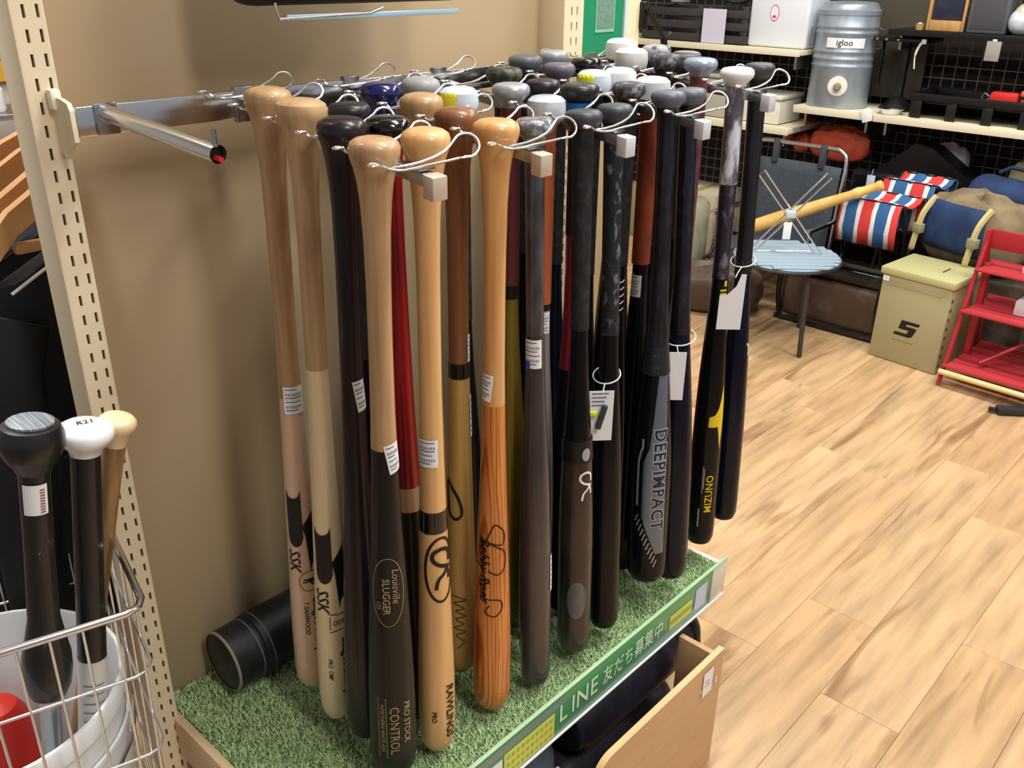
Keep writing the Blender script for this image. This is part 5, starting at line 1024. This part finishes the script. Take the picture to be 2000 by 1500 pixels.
def sling(name, label, c, w_, h_, rz, m):
    t = thing(name, label, 'stool', c, rz); mb = MB(); rows = []; n = 10
    prof_ = [(-0.06, h_*0.0), (-0.075, h_*0.35), (-0.07, h_*0.75), (-0.055, h_*0.97), (-0.035, h_), (-0.01, h_*0.93), (0.05, h_*0.85), (0.11, h_*0.9), (0.14, h_), (0.155, h_*0.8), (0.16, h_*0.4), (0.155, h_*0.2)]
    for x, z in prof_:
        for k in range(n+1): rows.append((x+0.004*math.sin(k*1.7+z*30), -w_/2+w_*k/n, z+c[2]*0))
    mb.add(rows, [(i*(n+1)+k, (i+1)*(n+1)+k, (i+1)*(n+1)+k+1, i*(n+1)+k+1) for i in range(len(prof_)-1) for k in range(n)])
    o = mb.build('striped_cloth', m, t); so = o.modifiers.new('thick', 'SOLIDIFY'); so.thickness = 0.004
    for y in (-w_/2-0.01, w_/2+0.01):
        MB().tube([(-0.05, y, h_-0.01), (0.14, y, -c[2]+0.012)], 0.008, 8).build('leg', BLACK, t); MB().tube([(0.14, y, h_-0.01), (-0.05, y, -c[2]+0.012)], 0.008, 8).build('leg', BLACK, t)
    for x in (-0.045, 0.14): MB().tube([(x, -w_/2-0.012, h_-0.008), (x, w_/2+0.012, h_-0.008)], 0.008, 8).build('top_rod', BLACK, t)
    return t
sling('striped_stool', 'red white and blue striped folding stool behind the square tin', (3.575, 1.335, 0.345), 0.24, 0.175, -0.05, stripe_mat('stripe_a', 1/0.125, 0.12))
sling('striped_stool', 'second striped folding stool behind the wooden pole end', (3.83, 1.295, 0.36), 0.21, 0.20, -0.05, stripe_mat('stripe_b', 1/0.14, 0.45))

# ---- rucksack
t = sack('rucksack', 'khaki canvas rucksack with blue flap and webbing straps', (3.67, 0.985, 0.297), 0.13, 0.215, 0.14, mat('canvas_khaki', (138, 122, 94), 0.85, col2=(112, 98, 74), scale=(14, 14, 14), bump=0.4), -0.35, 0.75, 5, cat='rucksack')
BLC = mat('canvas_blue', (36, 62, 104), 0.8, col2=(26, 46, 84), scale=(14, 14, 14), bump=0.3)
def shell_patch(a0, a1, t0_, t1_, off, nm, m, parent=t):
    mb = MB(); nu, nv = 10, 6; vs_ = []
    for j in range(nv+1):
        for i in range(nu+1):
            a = a0+(a1-a0)*i/nu; th = t0_+(t1_-t0_)*j/nv; sp = lambda x, p=0.75: math.copysign(abs(x)**p, x)
            vs_.append(((0.13*1.05+off)*sp(math.cos(a))*sp(math.sin(th)), (0.215*1.03+off)*sp(math.sin(a))*sp(math.sin(th)), 0.14*(1-sp(math.cos(th)))*1.03+off))
    mb.add(vs_, [(j*(nu+1)+i, j*(nu+1)+i+1, (j+1)*(nu+1)+i+1, (j+1)*(nu+1)+i) for j in range(nv) for i in range(nu)])
    o = mb.build(nm, m, parent); so = o.modifiers.new('thick', 'SOLIDIFY'); so.thickness = 0.006; return o
shell_patch(2.55, 3.60, 1.15, 2.25, 0.008, 'blue_panel', BLC)
WEB = mat('webbing', (190, 178, 126), 0.8)
for y in (0.125, -0.115):
    o = MB().tube(rounded([(-0.10, y, 0.258), (-0.146, y+0.005, 0.20), (-0.160, y+0.01, 0.12), (-0.166, y+0.012, 0.07), (-0.164, y+0.014, 0.062)], False, 4), 0.0125, 6).build('strap', WEB, t)
    o.scale = (1, 1, 1); MB().bbox(-0.174, -0.146, y-0.015, y+0.022, 0.125, 0.160, 0.003, Matrix.Identity(4)).build('buckle', mat('buckle_olive', (150, 146, 108), 0.5), t)
t = thing('blue_pack', 'blue canvas pack lying behind the khaki rucksack', 'bag', (3.90, 0.93, 0.297)); MB().bbox(-0.08, 0.08, -0.20, 0.20, 0.0, 0.30, 0.06, seg=4, M=Matrix.Rotation(0.10, 4, 'X')).build('body', BLC, t); MB().tube([(0, -0.06, 0.31), (0, -0.03, 0.345), (0, 0.04, 0.35), (0, 0.08, 0.325)], 0.008, 8).build('handle', mat('navy_web', (28, 40, 70), 0.8), t)
t = thing('pack_crate', 'dark brown crate under the khaki rucksack', 'crate', (3.68, 0.94, 0.0)); MB().bbox(-0.12, 0.30, -0.22, 0.22, 0.0, 0.295, 0.008).build('box', mat('crate_umber', (58, 48, 40), 0.7, col2=(92, 84, 74), scale=(12, 12, 12), ramp=(0.5, 0.7)), t); MB().bbox(-0.123, -0.12, -0.20, 0.20, 0.20, 0.215, 0.001).build('metal_band', STEEL, t)

# ---- square tin with the S mark
t = thing('square_tin', 'olive green lidded square tin with black angular S mark', 'tin', (3.385, 1.02, 0.0), -0.10)
OLV = mat('tin_olive', (166, 160, 122), 0.45); OLL = mat('tin_lid', (184, 182, 132), 0.42)
MB().bbox(-0.115, 0.115, -0.13, 0.13, 0.0, 0.33, 0.008).build('body', OLV, t)
MB().bbox(-0.123, 0.123, -0.138, 0.138, 0.325, 0.352, 0.005).build('lid', OLL, t)
MB().bbox(-0.1165, -0.1149, -0.10, 0.10, 0.288, 0.30, 0.003).build('front_rib', OLV, t)
Mt = face_M((-0.1158, 0.0, 0.0), (0, -1, 0), (0, 0, 1))
S5 = [(-0.026, 0.170), (0.044, 0.170), (0.038, 0.158), (-0.004, 0.158), (-0.008, 0.150), (0.030, 0.150), (0.034, 0.145), (0.022, 0.116), (0.012, 0.110), (-0.050, 0.110), (-0.044, 0.122), (0.000, 0.122), (0.006, 0.136), (-0.034, 0.136)]
flat_decal('s_mark', poly_tris(S5), Mt, INK, t); flat_decal('small_print', rect_tris(-0.05, 0.03, 0.088, 0.0915), Mt, mat('faint_print', (130, 124, 92), 0.6), t)
flat_decal('price_sticker', rect_tris(-0.125, -0.100, 0.300, 0.319), face_M((-0.1185, 0.0, 0.0), (0, -1, 0), (0, 0, 1)), WHITE, t)
MB().bbox(-0.03, 0.03, -0.05, -0.045, 0.352, 0.3535, 0.0005).build('lid_slit', INK, t)
for k in range(8):
    MB().bbox(-0.106, -0.096, -0.1318, -0.1295, 0.03+0.035*k, 0.042+0.035*k, 0.0008).build('lug', mat('lug_dark', (70, 66, 52), 0.5), t)

# ---- red folding rack
t = thing('folding_rack', 'red three-tier folding rack beside the square tin', 'rack', (3.24, 0.86, 0.0), -0.05)
RED = mat('rack_red', (168, 36, 46), 0.42); REDL = mat('rack_red_mesh', (184, 54, 62), 0.5)
LR = 0.62
for y in (0.0, -LR):
    MB().tube([(-0.055, y, 0.006), (0.11, y, 0.52)], 0.008, 8).build('front_leg', RED, t); MB().tube([(0.30, y, 0.006), (0.11, y, 0.52)], 0.008, 8).build('rear_leg', RED, t)
    MB().bbox(0.095, 0.125, y-0.008, y+0.008, 0.42, 0.535, 0.004).build('top_plate', RED, t)
    MB().bbox(0.10, 0.125, y-0.03, y-0.008, 0.07, 0.42, 0.003).build('upright_bar', RED, t)
for x0_, x1_, z in ((-0.045, 0.27, 0.075), (0.01, 0.24, 0.265), (0.055, 0.19, 0.405)):
    for k in range(6):
        w0 = x0_+(x1_-x0_)*k/6; MB().bbox(w0, w0+(x1_-x0_)/6*0.80, -LR+0.01, -0.01, z, z+0.006, 0.001).build('shelf_slat', REDL, t)
    for xx in (x0_-0.006, x1_+0.006): MB().tube([(xx, -LR, z), (xx, 0.0, z)], 0.007, 8).build('shelf_rail', RED, t)
MB().tube([(-0.062, -LR, 0.055), (-0.062, 0.005, 0.055)], 0.010, 10).build('wood_rod', wood('rod_pine', (238, 208, 150), (226, 190, 128), 0.5, 0.1, (20, 3, 20)), t)
MB().bbox(0.112, 0.120, -LR, 0.0, 0.47, 0.535, 0.003).build('top_band', RED, t)
MB().tube([(0.0, -0.10, 0.10), (0.20, -0.30, 0.25)], 0.007, 8).build('brace', RED, t)
for i, (x, y, z, sx, sy, sz, c_, lab) in enumerate([(0.12, -0.27, 0.272, 0.06, 0.12, 0.05, (216, 214, 222), 'white booklet box on the middle tier of the red rack'), (0.13, -0.25, 0.412, 0.05, 0.11, 0.022, (222, 196, 140), 'tan wooden block on the top tier of the red rack')]):
    q = thing('small_box', lab, 'box', (3.24+x, 0.86+y, z), -0.05); MB().bbox(-sx, sx, -sy, sy, 0.0, sz, 0.003).build('box', mat('smallbox_%d' % i, c_, 0.6), q); MB().bbox(-sx-0.001, sx+0.001, -0.01, 0.01, 0.001, sz+0.001, 0.0005).build('band', mat('smallband_%d' % i, (60, 60, 80) if i == 0 else (190, 160, 104), 0.5), q)
t = thing('steel_tool', 'short black metal tool on the floor before the red rack', 'tool', (3.13, 0.585, 0.0), -0.9); MB().bbox(-0.07, 0.07, -0.018, 0.018, 0.004, 0.026, 0.005).build('body', mat('tool_black', (40, 44, 50), 0.4), t); MB().tube([(-0.07, 0, 0.015), (-0.09, 0.012, 0.012)], 0.008, 8).build('tip', BLACK, t)
# small black bracket arm beyond the poster
t = thing('bracket_arm', 'small black hinged bracket arm beside the cream trim', 'bracket', (1.60, 1.09, 1.17)); MB().tube([(-0.04, 0, 0.10), (0.03, 0, 0.04), (0.05, 0, 0.05)], 0.005, 8).build('arm', BLACK, t); MB().tube([(0.03, 0, 0.04), (0.045, 0, -0.02)], 0.007, 8).build('lower_arm', BLACK, t); MB().bbox(-0.045, -0.03, 0.0, 0.02, 0.06, 0.11, 0.003).build('mount', BLACK, t)
